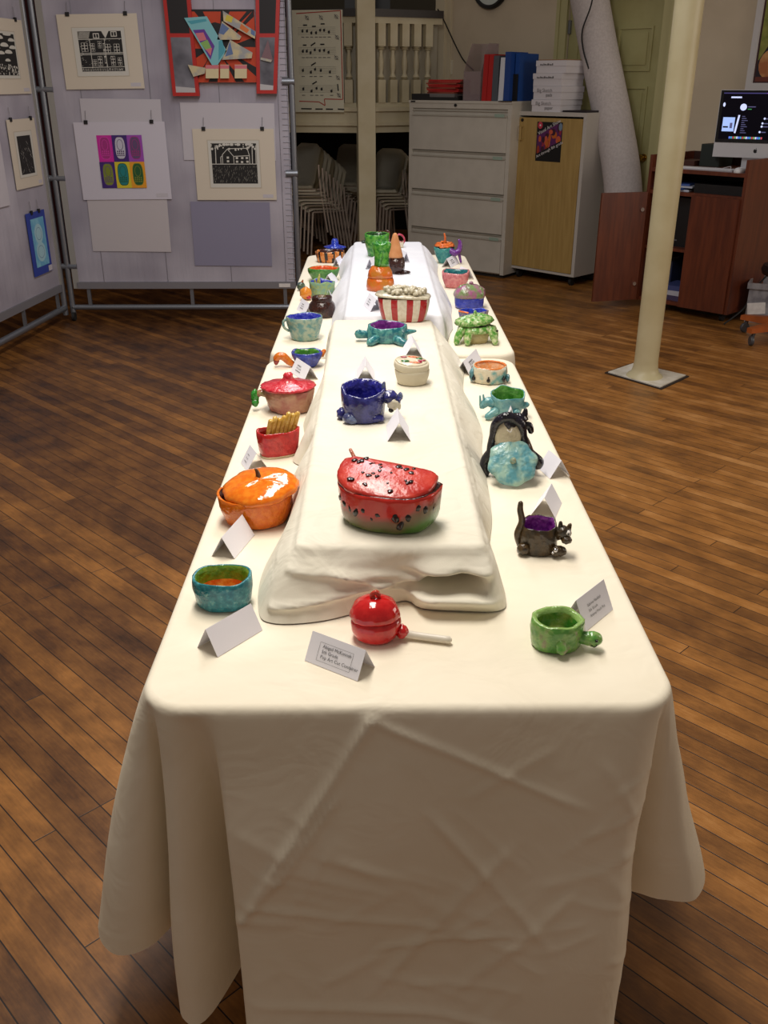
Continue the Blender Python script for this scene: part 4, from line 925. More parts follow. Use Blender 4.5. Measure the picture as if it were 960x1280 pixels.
# ------------------------------------------------------------------ tables
def cloth_mat(name, c, c2, bump=.25, crease=True):
    m = bpy.data.materials.new(name); m.use_nodes = True; nt = m.node_tree; N = nt.nodes; L = nt.links
    b = N['Principled BSDF']; b.inputs['Roughness'].default_value = .9; b.inputs['Specular IOR Level'].default_value = .15
    tc = N.new('ShaderNodeTexCoord')
    n = N.new('ShaderNodeTexNoise'); n.inputs['Scale'].default_value = 3.5; n.inputs['Detail'].default_value = 3; n.inputs['Distortion'].default_value = 1.2; L.new(tc.outputs['Object'], n.inputs['Vector'])
    r = N.new('ShaderNodeValToRGB'); r.color_ramp.elements[0].position = .3; r.color_ramp.elements[0].color = lin(c); r.color_ramp.elements[1].position = .7; r.color_ramp.elements[1].color = lin(c2)
    L.new(n.outputs['Fac'], r.inputs['Fac']); L.new(r.outputs['Color'], b.inputs['Base Color'])
    n2 = N.new('ShaderNodeTexNoise'); n2.inputs['Scale'].default_value = 9; n2.inputs['Detail'].default_value = 2; n2.inputs['Distortion'].default_value = 2.0; L.new(tc.outputs['Object'], n2.inputs['Vector'])
    n3 = N.new('ShaderNodeTexNoise'); n3.inputs['Scale'].default_value = 600; L.new(tc.outputs['Object'], n3.inputs['Vector'])
    ml = N.new('ShaderNodeMath'); ml.operation = 'MULTIPLY_ADD'; ml.inputs[1].default_value = .03; L.new(n3.outputs['Fac'], ml.inputs[0]); L.new(n2.outputs['Fac'], ml.inputs[2])
    bp = N.new('ShaderNodeBump'); bp.inputs['Strength'].default_value = bump; bp.inputs['Distance'].default_value = .02; L.new(ml.outputs[0], bp.inputs['Height']); L.new(bp.outputs['Normal'], b.inputs['Normal'])
    return m
CL1 = cloth_mat('cream cotton cloth', (244, 235, 215), (238, 228, 206), .12)
CL2 = cloth_mat('off white cotton cloth', (236, 230, 214), (228, 222, 204), .3)
CL3 = cloth_mat('cool white cloth', (236, 236, 240), (228, 228, 234), .2)
def rrect(x0, x1, y0, y1, r, step=.018):
    # starts middle of back side, runs down left side, along the front to the right, up the right side
    pts = []
    def seg(a, b_):
        a, b_ = V3(a), V3(b_); n = max(1, int((b_-a).length/step))
        for i in range(n): pts.append(a+(b_-a)*(i/n))
    def arc(cx, cy, a0, a1):
        n = max(8, int(r*abs(a1-a0)/step*2.5))
        for i in range(n): a = a0+(a1-a0)*i/n; pts.append(V3((cx+r*math.cos(a), cy+r*math.sin(a), 0)))
    xm = (x0+x1)/2
    seg((xm, y1, 0), (x0+r, y1, 0)); arc(x0+r, y1-r, PI/2, PI); seg((x0, y1-r, 0), (x0, y0+r, 0)); arc(x0+r, y0+r, PI, 1.5*PI)
    seg((x0+r, y0, 0), (x1-r, y0, 0)); arc(x1-r, y0+r, -PI/2, 0); seg((x1, y0+r, 0), (x1, y1-r, 0)); arc(x1-r, y1-r, 0, PI/2); seg((x1-r, y1, 0), (xm, y1, 0))
    return pts
def normals(per):
    n = len(per); out = []
    for i in range(n):
        t = per[(i+1) % n]-per[i-1]; t.normalize(); out.append(V3((-t.y, t.x, 0))*-1)
    # outward for this winding (counter-clockwise seen from above)
    c = sum(per, V3())/n
    if (per[n//8]-c).dot(out[n//8]) < 0: out = [-o for o in out]
    return out
def catm(keys, s):
    if s <= keys[0][0]: return V3(keys[0][1])
    for i in range(len(keys)-1):
        if keys[i][0] <= s <= keys[i+1][0]:
            p1, p2_ = V3(keys[i][1]), V3(keys[i+1][1]); t = (s-keys[i][0])/(keys[i+1][0]-keys[i][0])
            p0 = V3(keys[max(i-1, 0)][1]); p3 = V3(keys[min(i+2, len(keys)-1)][1])
            m1 = (p2_-p0)*.5; m2 = (p3-p1)*.5
            if i == 0: m1 = p2_-p1
            if i+2 >= len(keys): m2 = p2_-p1
            return (2*t**3-3*t*t+1)*p1+(t**3-2*t*t+t)*m1+(-2*t**3+3*t*t)*p2_+(t**3-t*t)*m2
    return V3(keys[-1][1])
def drape(name, per, ztop, hemf, m, nv=18, rr=.012, wr=.004, seed=0, extra=None, pw=.9, parent=None, thick=0):
    nrm_ = normals(per); n = len(per); bm = bmesh.new(); rings = []
    S = [0]
    for i in range(1, n): S.append(S[-1]+(per[i]-per[i-1]).length)
    inner = [bm.verts.new((p.x-q.x*rr, p.y-q.y*rr, ztop)) for p, q in zip(per, nrm_)]
    rings.append(inner)
    for k in range(1, 4):
        a = PI/2*k/3*.9; rings.append([bm.verts.new((p.x-q.x*rr*(1-math.sin(a)), p.y-q.y*rr*(1-math.sin(a)), ztop-rr*(1-math.cos(a)))) for p, q in zip(per, nrm_)])
    hems = [hemf(i, S[i], per[i], nrm_[i]) for i in range(n)]
    for k in range(1, nv+1):
        v = k/nv; ring = []
        for i in range(n):
            e = V3((per[i].x, per[i].y, ztop-rr*.9)); hm = hems[i]; vv = v**pw
            p = V3((e.x+(hm.x-e.x)*vv, e.y+(hm.y-e.y)*vv, e.z+(hm.z-e.z)*v))
            p += nrm_[i]*(wr*noise.noise(V3((p.x*5+seed, p.y*5, p.z*4)))*2*min(1, v*3))
            if extra: p = extra(p, S[i], v, nrm_[i])
            ring.append(bm.verts.new(p))
        rings.append(ring)
    for k in range(len(rings)-1):
        for i in range(n): bm.faces.new((rings[k][i], rings[k+1][i], rings[k+1][(i+1) % n], rings[k][(i+1) % n]))
    bm.faces.new(inner)
    return bm, S
tx0, tx1, ty0, ty1 = -.350, .442, 1.098, 2.965
per = rrect(tx0, tx1, ty0, ty1, .075)
S = [0]
for i in range(1, len(per)): S.append(S[-1]+(per[i]-per[i-1]).length)
def s_at(x, y):
    best = min(range(len(per)), key=lambda i: (per[i]-V3((x, y, 0))).length); return S[best]
sL = lambda y: s_at(tx0, y); sR = lambda y: s_at(tx1, y); sF = lambda x: s_at(x, ty0)
sc = s_at(tx0+.022, ty0+.022); scr = s_at(tx1-.022, ty0+.022)
keys = [(0, (.04, ty1+.015, .5)), (sL(2.9)-.02, (tx0-.02, 2.93, .45)), (sL(2.6), (tx0-.05, 2.6, .27)), (sL(2.2), (tx0-.02, 2.2, .26)), (sL(1.8), (tx0-.06, 1.8, .26)), (sL(1.5), (tx0-.03, 1.5, .26)),
        (sL(1.32), (-.46, 1.36, .25)), (sL(1.2), (-.485, 1.17, .262)), (sc-.045, (-.44, 1.10, .255)), (sc-.026, (-.375, 1.12, .25)), (sc-.012, (-.32, 1.24, .22)), (sc+.004, (-.335, 1.12, .15)), (sc+.016, (-.325, 1.075, .13)), (sc+.03, (-.285, 1.09, .12)),
        (sF(-.268), (-.20, 1.25, .15)), (sF(-.25), (-.195, 1.20, .10)), (sF(-.23), (-.215, 1.045, .05)), (sF(-.1), (-.11, 1.03, .035)), (sF(.1), (.08, 1.05, .03)), (sF(.3), (.29, 1.03, .03)),
        (sF(.365), (.385, 1.05, .04)), (scr-.02, (.415, 1.13, .06)), (scr-.008, (.40, 1.24, .16)), (scr+.002, (.42, 1.20, .28)), (scr+.02, (.47, 1.15, .315)), (scr+.055, (.53, 1.15, .318)), (sR(1.25), (.56, 1.25, .325)), (sR(1.45), (.50, 1.50, .31)),
        (sR(1.8), (tx1+.03, 1.8, .29)), (sR(2.1), (tx1+.06, 2.1, .28)), (sR(2.5), (tx1+.02, 2.5, .28)), (sR(2.9)+.02, (tx1+.05, 2.9, .32)), (S[-1], (.05, ty1+.015, .5))]
def hem1(i, s, p, n): return catm(keys, s)
rc = random.Random(21); WRK = []
for i in range(46):
    x_ = rc.uniform(-.26, .40); z_ = rc.uniform(.06, .66); an = rc.choice((-.9, -.7, -.5, .6, .9, -.25, .2))+rc.uniform(-.2, .2); L_ = rc.uniform(.05, .2)
    WRK.append((x_, z_, x_+L_*math.cos(an), z_+L_*math.sin(an), rc.uniform(.0015, .0038), rc.uniform(.010, .018)))
def creases(p, s, v, n):
    if n.y < -.7:       # sharp diagonal press folds on the front drop
        for (x0_, z0_, x1_, z1_, a, wd) in ((.0, .74, -.20, .40, .010, .012), (-.06, .60, -.16, .44, .008, .010), (.0, .72, .30, .58, .006, .010), (-.2, .4, .1, .34, .006, .012), (.08, .56, .26, .33, .007, .014), (.2, .5, .0, .22, .007, .016), (.3, .42, .12, .2, .006, .014), (-.18, .2, .3, .12, .006, .014), (.0, .3, .22, .34, .005, .01), (-.22, .36, -.15, .46, .007, .01), (-.1, .5, .1, .42, .004, .012))+tuple(WRK):
            a0 = V3((x0_, 0, z0_)); b0 = V3((x1_, 0, z1_)); q_ = V3((p.x, 0, p.z)); ab = b0-a0; t_ = (q_-a0).dot(ab)/ab.length_squared
            if -.1 < t_ < 1.1:
                dd = (q_-(a0+ab*t_)).length; fall = min(1, (t_+.1)*5, (1.1-t_)*5); p = p+V3((0, -a*1.0*fall*math.exp(-(dd/(wd*.6))**2)*(.8+.5*noise.noise(V3((p.x*9, p.z*9, 3)))), 0))
    return p
per_f = rrect(tx0, tx1, ty0, ty1, .075, .007)
S2 = [0]
for i in range(1, len(per_f)): S2.append(S2[-1]+(per_f[i]-per_f[i-1]).length)
kk = S[-1]/S2[-1]
bm, _ = drape('c', per_f, TZ, lambda i, s, p, n: catm(keys, s*kk), CL1, nv=110, rr=.014, wr=.007, seed=3, extra=creases, pw=.85)
cl = tag(obj('tablecloth', bm, CL1, ang=180), 'cream cotton cloth on the nearer table, hanging to the floor in front', 'tablecloth')
LAM = mat('table laminate', (120, 100, 80), .5)
def table(x0, x1, y0, y1, label):
    t = thing('folding_table', label, 'table', ((x0+x1)/2, (y0+y1)/2, 0)); hx, hy = (x1-x0)/2-.045, (y1-y0)/2-.045
    obj('table_top', B((-hx, hx, -hy, hy, TZ-.034, TZ-.004)), LAM, t, bevel=.005)
    for sx in (-1, 1):
        for sy in (-1, 1):
            obj('leg', T([(sx*(hx-.1), sy*(hy-.22), 0), (sx*(hx-.1), sy*(hy-.22), TZ-.035)], .013, 10), METAL, t)
    for sy in (-1, 1): obj('cross_bar', T([(-hx+.1, sy*(hy-.22), .3), (hx-.1, sy*(hy-.22), .3)], .010, 8), METAL, t)
table(tx0, tx1, ty0, ty1, 'nearer folding table hidden under the cream cloth')
ux0, ux1, uy0, uy1 = -.352, .462, 3.0, 4.95
per2 = rrect(ux0, ux1, uy0, uy1, .06, .014)
def hem2(i, s, p, n): return V3((p.x+n.x*(.035+.02*math.sin(s*9)), p.y+(n.y*.012 if n.y < 0 else n.y*.03), .28 if abs(n.x) > .5 else .3))
bm, _ = drape('c', per2, TZ, hem2, CL1, nv=24, rr=.014, wr=.008, seed=8)
tag(obj('tablecloth', bm, CL1, ang=180), 'cream cotton cloth on the farther table, behind the first', 'tablecloth')
table(ux0, ux1, uy0, uy1, 'farther folding table hidden under its cream cloth')
# risers
rx0, rx1, ry0, ry1 = -.142, .187, 1.395, 3.05
perr = rrect(rx0, rx1, ry0, ry1, .022, .008)
SR = [0]
for i in range(1, len(perr)): SR.append(SR[-1]+(perr[i]-perr[i-1]).length)
def sr(x, y): return SR[min(range(len(perr)), key=lambda i: (perr[i]-V3((x, y, 0))).length)]
zh = TZ+.0025
rk = [(0, (.02, ry1+.03, zh+.03)), (sr(rx0+.03, ry1), (rx0+.01, ry1+.04, zh)), (sr(rx0, ry1-.04), (rx0-.02, ry1-.02, zh)), (sr(rx0, 2.8), (rx0-.015, 2.8, zh)), (sr(rx0, 2.55), (rx0-.01, 2.55, zh)), (sr(rx0, 2.35), (rx0-.045, 2.35, zh)), (sr(rx0, 2.2), (rx0-.035, 2.2, zh)), (sr(rx0, 2.08), (rx0-.055, 2.06, zh)), (sr(rx0, 2.0), (rx0-.02, 2.0, zh)),
      (sr(rx0, 1.9), (rx0-.05, 1.92, zh)), (sr(rx0, 1.7), (rx0-.04, 1.7, zh)), (sr(rx0, 1.5), (rx0-.062, 1.53, zh)), (sr(rx0, ry0+.02), (rx0-.06, 1.37, zh)), (sr(rx0+.02, ry0), (rx0-.03, 1.325, zh)), (sr(-.08, ry0), (-.09, 1.33, zh)), (sr(0, ry0), (-.01, 1.37, zh)), (sr(.06, ry0), (.05, 1.40, zh)), (sr(.08, ry0), (.075, 1.372, zh)),
      (sr(.14, ry0), (.14, 1.362, zh)), (sr(rx1-.01, ry0), (.21, 1.365, zh)), (sr(rx1, ry0+.03), (.222, 1.42, zh)), (sr(rx1, 1.6), (.215, 1.6, zh)), (sr(rx1, 1.8), (.24, 1.8, zh)), (sr(rx1, 2.1), (.255, 2.1, zh)), (sr(rx1, 2.3), (.27, 2.3, zh)), (sr(rx1, 2.6), (.255, 2.6, zh)), (sr(rx1, 2.85), (.27, 2.85, zh)), (sr(rx1, ry1-.03), (.25, ry1, zh)), (sr(rx1-.05, ry1), (.16, ry1+.04, zh)), (SR[-1], (.03, ry1+.03, zh+.03))]
def rextra(p, s, v, n):
    if n.y < -.6:
        # hollow under a folded lip, right of centre
        u_ = min(1, max(0, (p.x-.055)/.09)); k = math.exp(-((p.x-.125)/.038)**2)*math.exp(-((v-.56+u_*.08)/(.05+.12*u_))**2); p = p+V3((0, .2*k, -.004*k))
        k = math.exp(-((p.x-.125)/.07)**4)*math.exp(-((v-.84)/.10)**2); p = p+V3((0, -.034*k, .018*k))
        k = math.exp(-((p.x-.13)/.07)**4)*math.exp(-((v-.22)/.10)**2); p = p+V3((0, -.022*k, -.004*k))
        k = math.exp(-((p.x-.185)/.02)**2)*math.exp(-((v-.5)/.3)**2); p = p+V3((0, -.02*k, 0))
        k = math.exp(-(((p.x+.03)-(v-.4)*.25)/.012)**2)*math.sin(PI*min(1, v)); p = p+V3((0, -.010*k, 0))
        k = math.exp(-((v-.62+(p.x+.05)*1.1)/.05)**2)*(1 if p.x < .07 else 0); p = p+V3((0, -.010*k, 0))
        k = math.exp(-((v-.3+(p.x+.05)*-1.3)/.07)**2)*(1 if p.x < .09 else 0); p = p+V3((0, -.008*k, 0))
    p.z = max(p.z, zh); return p
bm, _ = drape('c', perr, RZ, lambda i, s, p, n: catm(rk, s), CL2, nv=22, rr=.016, wr=.005, seed=5, extra=rextra, pw=.75)
tag(obj('riser_cloth', bm, CL2, ang=180), 'off white wrinkled cloth draped over the raised box on the nearer table', 'cloth')
tag(obj('riser_box', B((rx0+.012, rx1-.012, ry0+.24, ry1-.03, TZ+.0005, RZ-.003)), mat('cardboard', (150, 120, 84), .8), smooth=False), 'low long box hidden under the off white cloth on nearer table', 'box')
qx0, qx1, qy0, qy1 = -.108, .225, 3.10, 4.68
perq = rrect(qx0, qx1, qy0, qy1, .02, .012)
def hemq(i, s, p, n):
    o_ = .065+.012*math.sin(p.y*7)
    o_ *= min(1, max(.1, (p.y-3.09)/.25))
    if p.y < 3.15 and n.y < -.5: return V3((p.x, p.y-.02, zh+.03))
    return V3((p.x+n.x*o_, p.y+n.y*.05, zh))
bm, _ = drape('c', perq, RZ, hemq, CL3, nv=16, rr=.016, wr=.006, seed=15, pw=.7)
tag(obj('riser_cloth', bm, CL3, ang=180), 'bright white cloth draped over the raised box on the farther table', 'cloth')
tag(obj('riser_box', B((qx0+.012, qx1-.012, qy0+.03, qy1-.03, TZ+.0005, RZ-.003)), MATS['cardboard'], smooth=False), 'low long box hidden under the bright white cloth on farther table', 'box')
#POTS>
# ------------------------------------------------------------------ cards
def card(A, Bp, z=TZ, h=.042, sp=.046, label='', text=None, frame=False, side=1, blank=False):
    a = onz(*A, z); b_ = onz(*Bp, z); d_ = b_-a; L_ = d_.length; u = d_.normalized(); n = V3((-u.y, u.x, 0))*side
    return tent((a+b_)/2+n*sp/2, u, n, L_, h, sp, z, label, text, frame)
def cardc(px, py, yaw, L_=.09, h=.042, sp=.05, z=TZ, label='', text=None):   # near end at the pixel, ridge running away at yaw
    p = onz(px, py, z); r_ = V3((math.sin(R(yaw)), math.cos(R(yaw)), 0)); n = V3((r_.y, -r_.x, 0))
    return tent(p+r_*L_/2, -r_, n, L_, h, sp, z, label, text, False)
def tent(c, u, n, L_, h, sp, z, label, text, frame):
    t = thing('name_card', label, 'card', (c.x, c.y, z), 0, 'folded name cards beside the pots')
    bm = bmesh.new(); th = .0006; N_ = 1
    def sheet(s):
        sgn = -1 if s == 0 else 1
        base0 = n*(sgn*sp/2); ap = V3((0, 0, h))
        pts = [base0-u*L_/2, base0+u*L_/2, ap+u*L_/2, ap-u*L_/2]
        nn = (pts[1]-pts[0]).cross(pts[2]-pts[1]).normalized()*th
        lo = [bm.verts.new(p+V3((0, 0, .0006))) for p in pts]; hi = [bm.verts.new(p+nn+V3((0, 0, .0006))) for p in pts]
        bm.faces.new(lo); bm.faces.new(hi[::-1])
        for i in range(4): bm.faces.new((lo[i], lo[(i+1) % 4], hi[(i+1) % 4], hi[i]))
    sheet(0); sheet(1)
    obj('folded_card', bm, CARD, t, smooth=False)
    if text:
        up = (V3((0, 0, h))+n*sp/2).normalized(); sl = math.hypot(h, sp/2)
        out = u.cross(up)
        d = Dec()
        if frame: 
            for (p, q_) in (((-L_*.30, sl*.16), (L_*.32, sl*.16)), ((L_*.32, sl*.16), (L_*.32, sl*.76)), ((L_*.32, sl*.76), (-L_*.30, sl*.76)), ((-L_*.30, sl*.76), (-L_*.30, sl*.16))): d.line(p, q_, .0004, GREYINK)
        s_ = L_*.075
        for i, ln in enumerate(text): d.text(ln, -L_*.24, sl*(.60-.17*i), s_, GREYINK if not frame else mat('dark grey ink', (60, 58, 62), .7))
        org = -n*sp/2+out*(.0012)+V3((0, 0, .0006))
        d.done('printed_text', t, frame4(org, u, up))
    return t
G5 = '5th Grade'
card((272, 822), (328, 788), label='blank white folded card in front of the teal bowl')
card((293, 699), (318, 669), label='blank white folded card in front of the orange lidded pot')
card((301, 579), (309, 590), sp=.05, label='folded card behind the orange lidded pot, at table edge', text=['###', G5, '####'])
card((363, 465), (380, 477), label='folded card before the blue bowl with orange bird neck', text=['###', G5, '####'])
card((371, 387), (381, 394), label='folded card just left of the dark brown pot', text=['###', G5, '####'])
cardc(411, 374, 12, .08, sp=.026, label='small folded card behind the dark brown pot')
cardc(410, 356, 14, .08, sp=.05, label='folded card in front of the orange and green melon bowl')
cardc(420, 334, 14, .08, sp=.036, label='folded card at the right of tiger striped pot')
cardc(457, 478, -1, .1, z=RZ, label='folded card on the cloth behind the dark blue animal bowl')
cardc(517, 447, -2, .1, z=RZ, label='folded card between the purple lined turtle and round box')
cardc(499, 552, -1, .1, z=RZ, label='folded card in front of the dark blue animal bowl')
card((454, 382), (463, 390), z=RZ, label='folded card left of the striped popcorn box', text=['###', G5, '####'])
cardc(462, 337, 16, .08, z=RZ, sp=.036, label='folded card left of the carrot pot')
cardc(508, 328, -14, .09, z=RZ, sp=.03, label='folded card right of the upside down ice cream cone')
card((563.5, 335), (574, 329), label='folded card before the teal pot with orange coils', text=['###', G5, '####'])
card((570, 345), (581, 350), label='folded card behind the pink pot with teal inside', side=1)
card((587, 470), (603, 453), label='folded card left of the cream and teal ringed pot', text=['###', G5, '####'])
card((672, 585), (687.5, 599), label='blank folded card right of the pale teal lid', sp=.05)
cardc(679, 646, 20, .08, label='folded card behind the brown cat pot')
card((732, 790), (766, 762), label='printed folded card behind the green turtle bowl', text=['Sabrina Haddad', G5, 'Animal Pinch Pot'], h=.05)
card((381, 826), (447, 852), label='framed text card in front of the red lollipop pot', text=['Abigail McKannah', G5, 'Pop Art Cut Container'], frame=True)
cardc(638, 531, 5, .05, sp=.03, label='small folded card hidden behind the black animal pot')
# ------------------------------------------------------------------ pots
def pot(name, label, box_, dr=1.0, br=.85, z=TZ, yaw=0, cat='pot'):
    c, w, d, h, s = fit(*box_, dr, br, z)
    t = thing(name, label, cat, c+V3((0, 0, .0012 if z == TZ else .0008)), R(yaw)); return t, w/2, d/2, h, s
def bowl(t, a, b_, h, mo, mi_, e=2, seed=0, wob=.04, rimw=.004, wall=.13, base=.85, belly=1.0, top=1.0, name='bowl', floor=.15, tilt=0, **k):
    if tilt: k['rimf'] = lambda q: tilt*math.sin(q)
    bm = bmesh.new(); pr_, r_ = bowlprof(h, wall, floor, base, belly, top)
    clay(bm, pr_, a, b_, e, seed, wob, rimw, rim=r_+1, **k); return obj(name, bm, [mo, mi_], t, ang=180)
def part(t, name, m, fn, ang=180, label=None, par=None):
    bm = bmesh.new(); fn(bm); return obj(name, bm, m, par or t, ang=ang, label=label)
def eye(bm, c, r, mi=0): blob(bm, c, r, 1, 0, mi, sub=2)
EYEW = glaze('eye white', (230, 226, 220), bump=0); EYEB = glaze('eye black', (14, 12, 12), bump=0)
# 1 teal bowl
TEAL = glaze('teal', (26, 112, 124), (50, 140, 148), scale=120, ramp=(.4, .6), c3=(120, 176, 168))
GRO = glaze('green to orange', (60, 120, 30), (226, 120, 30), scale=18, ramp=(.42, .56))
t, a, b_, h, s = pot('ceramic_bowl', 'round teal ceramic bowl with green and orange inside, near left table corner', (244, 704, 319, 768), .86, .9, cat='bowl')
bm = bmesh.new(); pr_, r_ = bowlprof(h, .12, .22, .9, 1, .98); r_ += 1
GR = glaze('olive green inside', (84, 130, 34), (120, 150, 40)); OR_ = glaze('orange inside', (222, 96, 24), (240, 160, 60), scale=60)
clay(bm, pr_, a, b_, 2.05, 1, .02, .003, rim=r_, mif=lambda q, k, m: (2 if k >= len(pr_)-4 else m) if m == 1 else m, fr=2.5)
obj('bowl_body', bm, [TEAL, GR, OR_], t, ang=180)
# 2 orange lidded pot
ORG = glaze('pumpkin orange', (226, 108, 14), (236, 126, 26), rough=.14); ORY = glaze('pumpkin lid', (232, 112, 10), (240, 134, 26), rough=.07, bump=1.0, bscale=24)
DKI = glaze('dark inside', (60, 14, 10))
t, a, b_, h, s = pot('lidded_pot', 'glossy orange pumpkin pot with wide slipped lid and small stem', (276, 600, 368, 665), .86, .9)
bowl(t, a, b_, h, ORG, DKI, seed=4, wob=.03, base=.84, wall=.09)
part(t, 'lid', ORY, lambda bm: clay(bm, [(.5, 0), (.92, .0), (1.0, .006), (1.0, .012), (.92, .017), (.75, .022), (.45, .026), (.2, .027), (.04, .027)], a*1.03, b_*1.02, 2, 7, .035, .003, M=rotx(R(11)) @ roty(R(-5)), off=(a*.17, 0, h+.004), fr=3))
part(t, 'stem', glaze('brown stem', (96, 60, 26)), lambda bm: worm(bm, [(.008, b_*.1, h+.030), (.006, b_*.1, h+.042), (.002, b_*.12, h+.048)], [.006, .004, .002]))
# 3 red box with yellow fries
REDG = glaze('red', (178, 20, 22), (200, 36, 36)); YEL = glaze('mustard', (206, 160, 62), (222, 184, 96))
t, a, b_, h, s = pot('fries_pot', 'red oblong ceramic pot holding a row of yellow clay fries', (322, 531, 376, 573), .62, .8, yaw=24)
bowl(t, a, b_, h, REDG, glaze('deep red', (140, 10, 16)), e=2.6, seed=9, wob=.03, base=.85, wall=.16, floor=.3)
part(t, 'foot_ring', glaze('bare clay', (206, 186, 150)), lambda bm: clay(bm, [(.8, 0), (1, 0), (1, .004), (.8, .004)], a*.88, b_*.88, 2.6, 9, .02))
for i in range(7):
    x = -a*.45+i*a*.2; hh_ = h+.008+.002*i+.004*math.sin(i*2)
    part(t, 'fry', YEL, lambda bm: worm(bm, [(x*.9, 0, h*.35), (x, .001, h*.8), (x+.008+i*.001, .002, hh_+.014)], [.0065]*3, n=8))
# 4 red lidded pot with bean green handle
PKB = glaze('pink brown', (164, 96, 84), (186, 140, 112), scale=30); RL = glaze('speckled red', (196, 22, 44), (214, 70, 80), scale=90)
t, a, b_, h, s = pot('lidded_pot', 'pinkish brown pot with frilly red lid and green handle', (333, 476, 394, 520), .9, .85)
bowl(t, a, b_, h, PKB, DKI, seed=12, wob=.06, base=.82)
part(t, 'lid', RL, lambda bm: clay(bm, [(.5, 0), (.95, -.002), (1.0, .002), (.96, .005), (.7, .008), (.42, .012), (.24, .018), (.17, .027), (.18, .033), (.12, .038), (.02, .039)], a*1.12, b_*1.1, 2, 14, .05, .004, off=(-a*.04, 0, h+.002), fr=4))
part(t, 'handle', glaze('leaf green', (36, 124, 36), (60, 160, 60)), lambda bm: (blob(bm, (-a*1.42, -.004, h*.6), (.011, .010, .021), 3, .1), blob(bm, (-a*1.42, -.006, h*.35), (.010, .010, .012), 5, .1)))
part(t, 'arm', glaze('olive cream', (170, 160, 110), (150, 90, 70)), lambda bm: worm(bm, [(-a*.9, 0, h*.7), (-a*1.2, -.002, h*.75), (-a*1.4, -.003, h*.6)], [.012, .009, .008]))
# 5 blue bird bowl
COB = glaze('cobalt', (34, 44, 130), (60, 74, 170)); GRI = glaze('grass green inside', (40, 110, 28), (80, 140, 40))
t, a, b_, h, s = pot('bird_bowl', 'cobalt blue bowl with green inside and curved orange bird neck', (365, 435, 404, 461), .9, .7)
bowl(t, a, b_, h, COB, GRI, seed=16, wob=.02, base=.6, wall=.26, floor=.4, e=2.3)
OG = glaze('orange', (214, 104, 20), (226, 130, 40))
part(t, 'neck', OG, lambda bm: worm(bm, [(-a*.85, -.01, h*.15), (-a*1.15, -.012, h*.35), (-a*1.5, -.012, h*.7), (-a*1.8, -.012, h*.72), (-a*2.0, -.012, h*.5)], [.008, .011, .013, .012, .010]))
part(t, 'beak', glaze('dull red', (150, 40, 40)), lambda bm: worm(bm, [(-a*1.95, -.012, h*.42), (-a*2.0, -.012, h*.2)], [.010, .006]))
part(t, 'tail', OG, lambda bm: worm(bm, [(a*.9, .005, h*.7), (a*1.12, .01, h*1.0)], [.009, .006]))
# 6 pale teal cup
PT = glaze('pale teal wash', (96, 146, 146), (160, 178, 160), scale=55, ramp=(.42, .58)); BLI = glaze('violet blue inside', (40, 50, 170), (80, 86, 190))
t, a, b_, h, s = pot('ceramic_cup', 'pale teal cup with bright blue inside and small handle on left', (359, 391, 404, 428), .85, .8, cat='cup')
bowl(t, a, b_, h, PT, BLI, seed=21, wob=.03, base=.74, wall=.08, rimw=.004)
part(t, 'handle', PT, lambda bm: worm(bm, [(-a*.95, 0, h*.85), (-a*1.16, -.004, h*.75), (-a*1.12, -.004, h*.5), (-a*.88, 0, h*.35)], [.0045]*4))
# 7 dark brown pot
DB = glaze('chocolate', (42, 18, 14), (60, 28, 20), rough=.12); 
t, a, b_, h, s = pot('lidded_pot', 'squat glossy dark brown pot with raised rim, behind the pale teal cup', (386, 368, 420, 398), .9, .85)
part(t, 'pot_body', DB, lambda bm: clay(bm, [(.6, 0), (.94, 0), (1, h*.15), (1.0, h*.4), (.93, h*.6), (.8, h*.72), (.72, h*.78), (.74, h*.84), (.74, h*.94), (.68, h), (.6, h*.95), (.3, h*.9)], a, b_, 2.2, 24, .03, .002))
part(t, 'lid_knob', glaze('brown tan', (120, 96, 70)), lambda bm: blob(bm, (0, 0, h*.97), (.016, .014, .008), 4, .1))
# 8 bird pot multicolour
t, a, b_, h, s = pot('bird_pot', 'pale green pot with blue inside and spiky crest, behind the brown pot', (387, 350, 419, 374), .8, .85)
LG = glaze('sage', (146, 170, 110), (120, 160, 140)); bowl(t, a, b_, h, LG, BLI, seed=31, wob=.06, rimw=.008, wall=.14, floor=.5)
part(t, 'crest', glaze('olive yellow', (160, 160, 70), (190, 180, 110)), lambda bm: (worm(bm, [(-.01, -b_*.5, h*.6), (-.012, -b_*.5, h*1.05), (-.008, -b_*.4, h*1.5)], [.010, .008, .002]), worm(bm, [(-.024, -b_*.4, h*.6), (-.028, -b_*.4, h*1.15)], [.009, .003])))
t, a, b_, h, s = pot('clay_fish', 'orange clay fish with a red mouth beside the pale green pot', (375, 359, 390, 376), .9, .7, cat='clay animal')
part(t, 'body', glaze('orange yellow', (220, 130, 30), (230, 150, 60)), lambda bm: blob(bm, (0, 0, h*.55), (a, b_, h*.52), 3, .08))
part(t, 'mouth', glaze('crimson', (180, 30, 50)), lambda bm: blob(bm, (a*.5, -b_*.6, h*.25), (.010, .008, .008), 2, .1))
t, a, b_, h, s = pot('clay_bird', 'small olive and teal clay bird at the table edge', (371, 350, 382, 364), .9, .7, cat='clay animal')
OLG = glaze('olive teal', (84, 100, 70), (60, 80, 90), scale=60)
part(t, 'body', OLG, lambda bm: blob(bm, (0, 0, h*.42), (a, b_, h*.42), 8, .06)); part(t, 'beak', glaze('tan red', (160, 90, 60)), lambda bm: worm(bm, [(a*.3, 0, h*.8), (a*.5, -.002, h*1.05)], [.006, .002]))
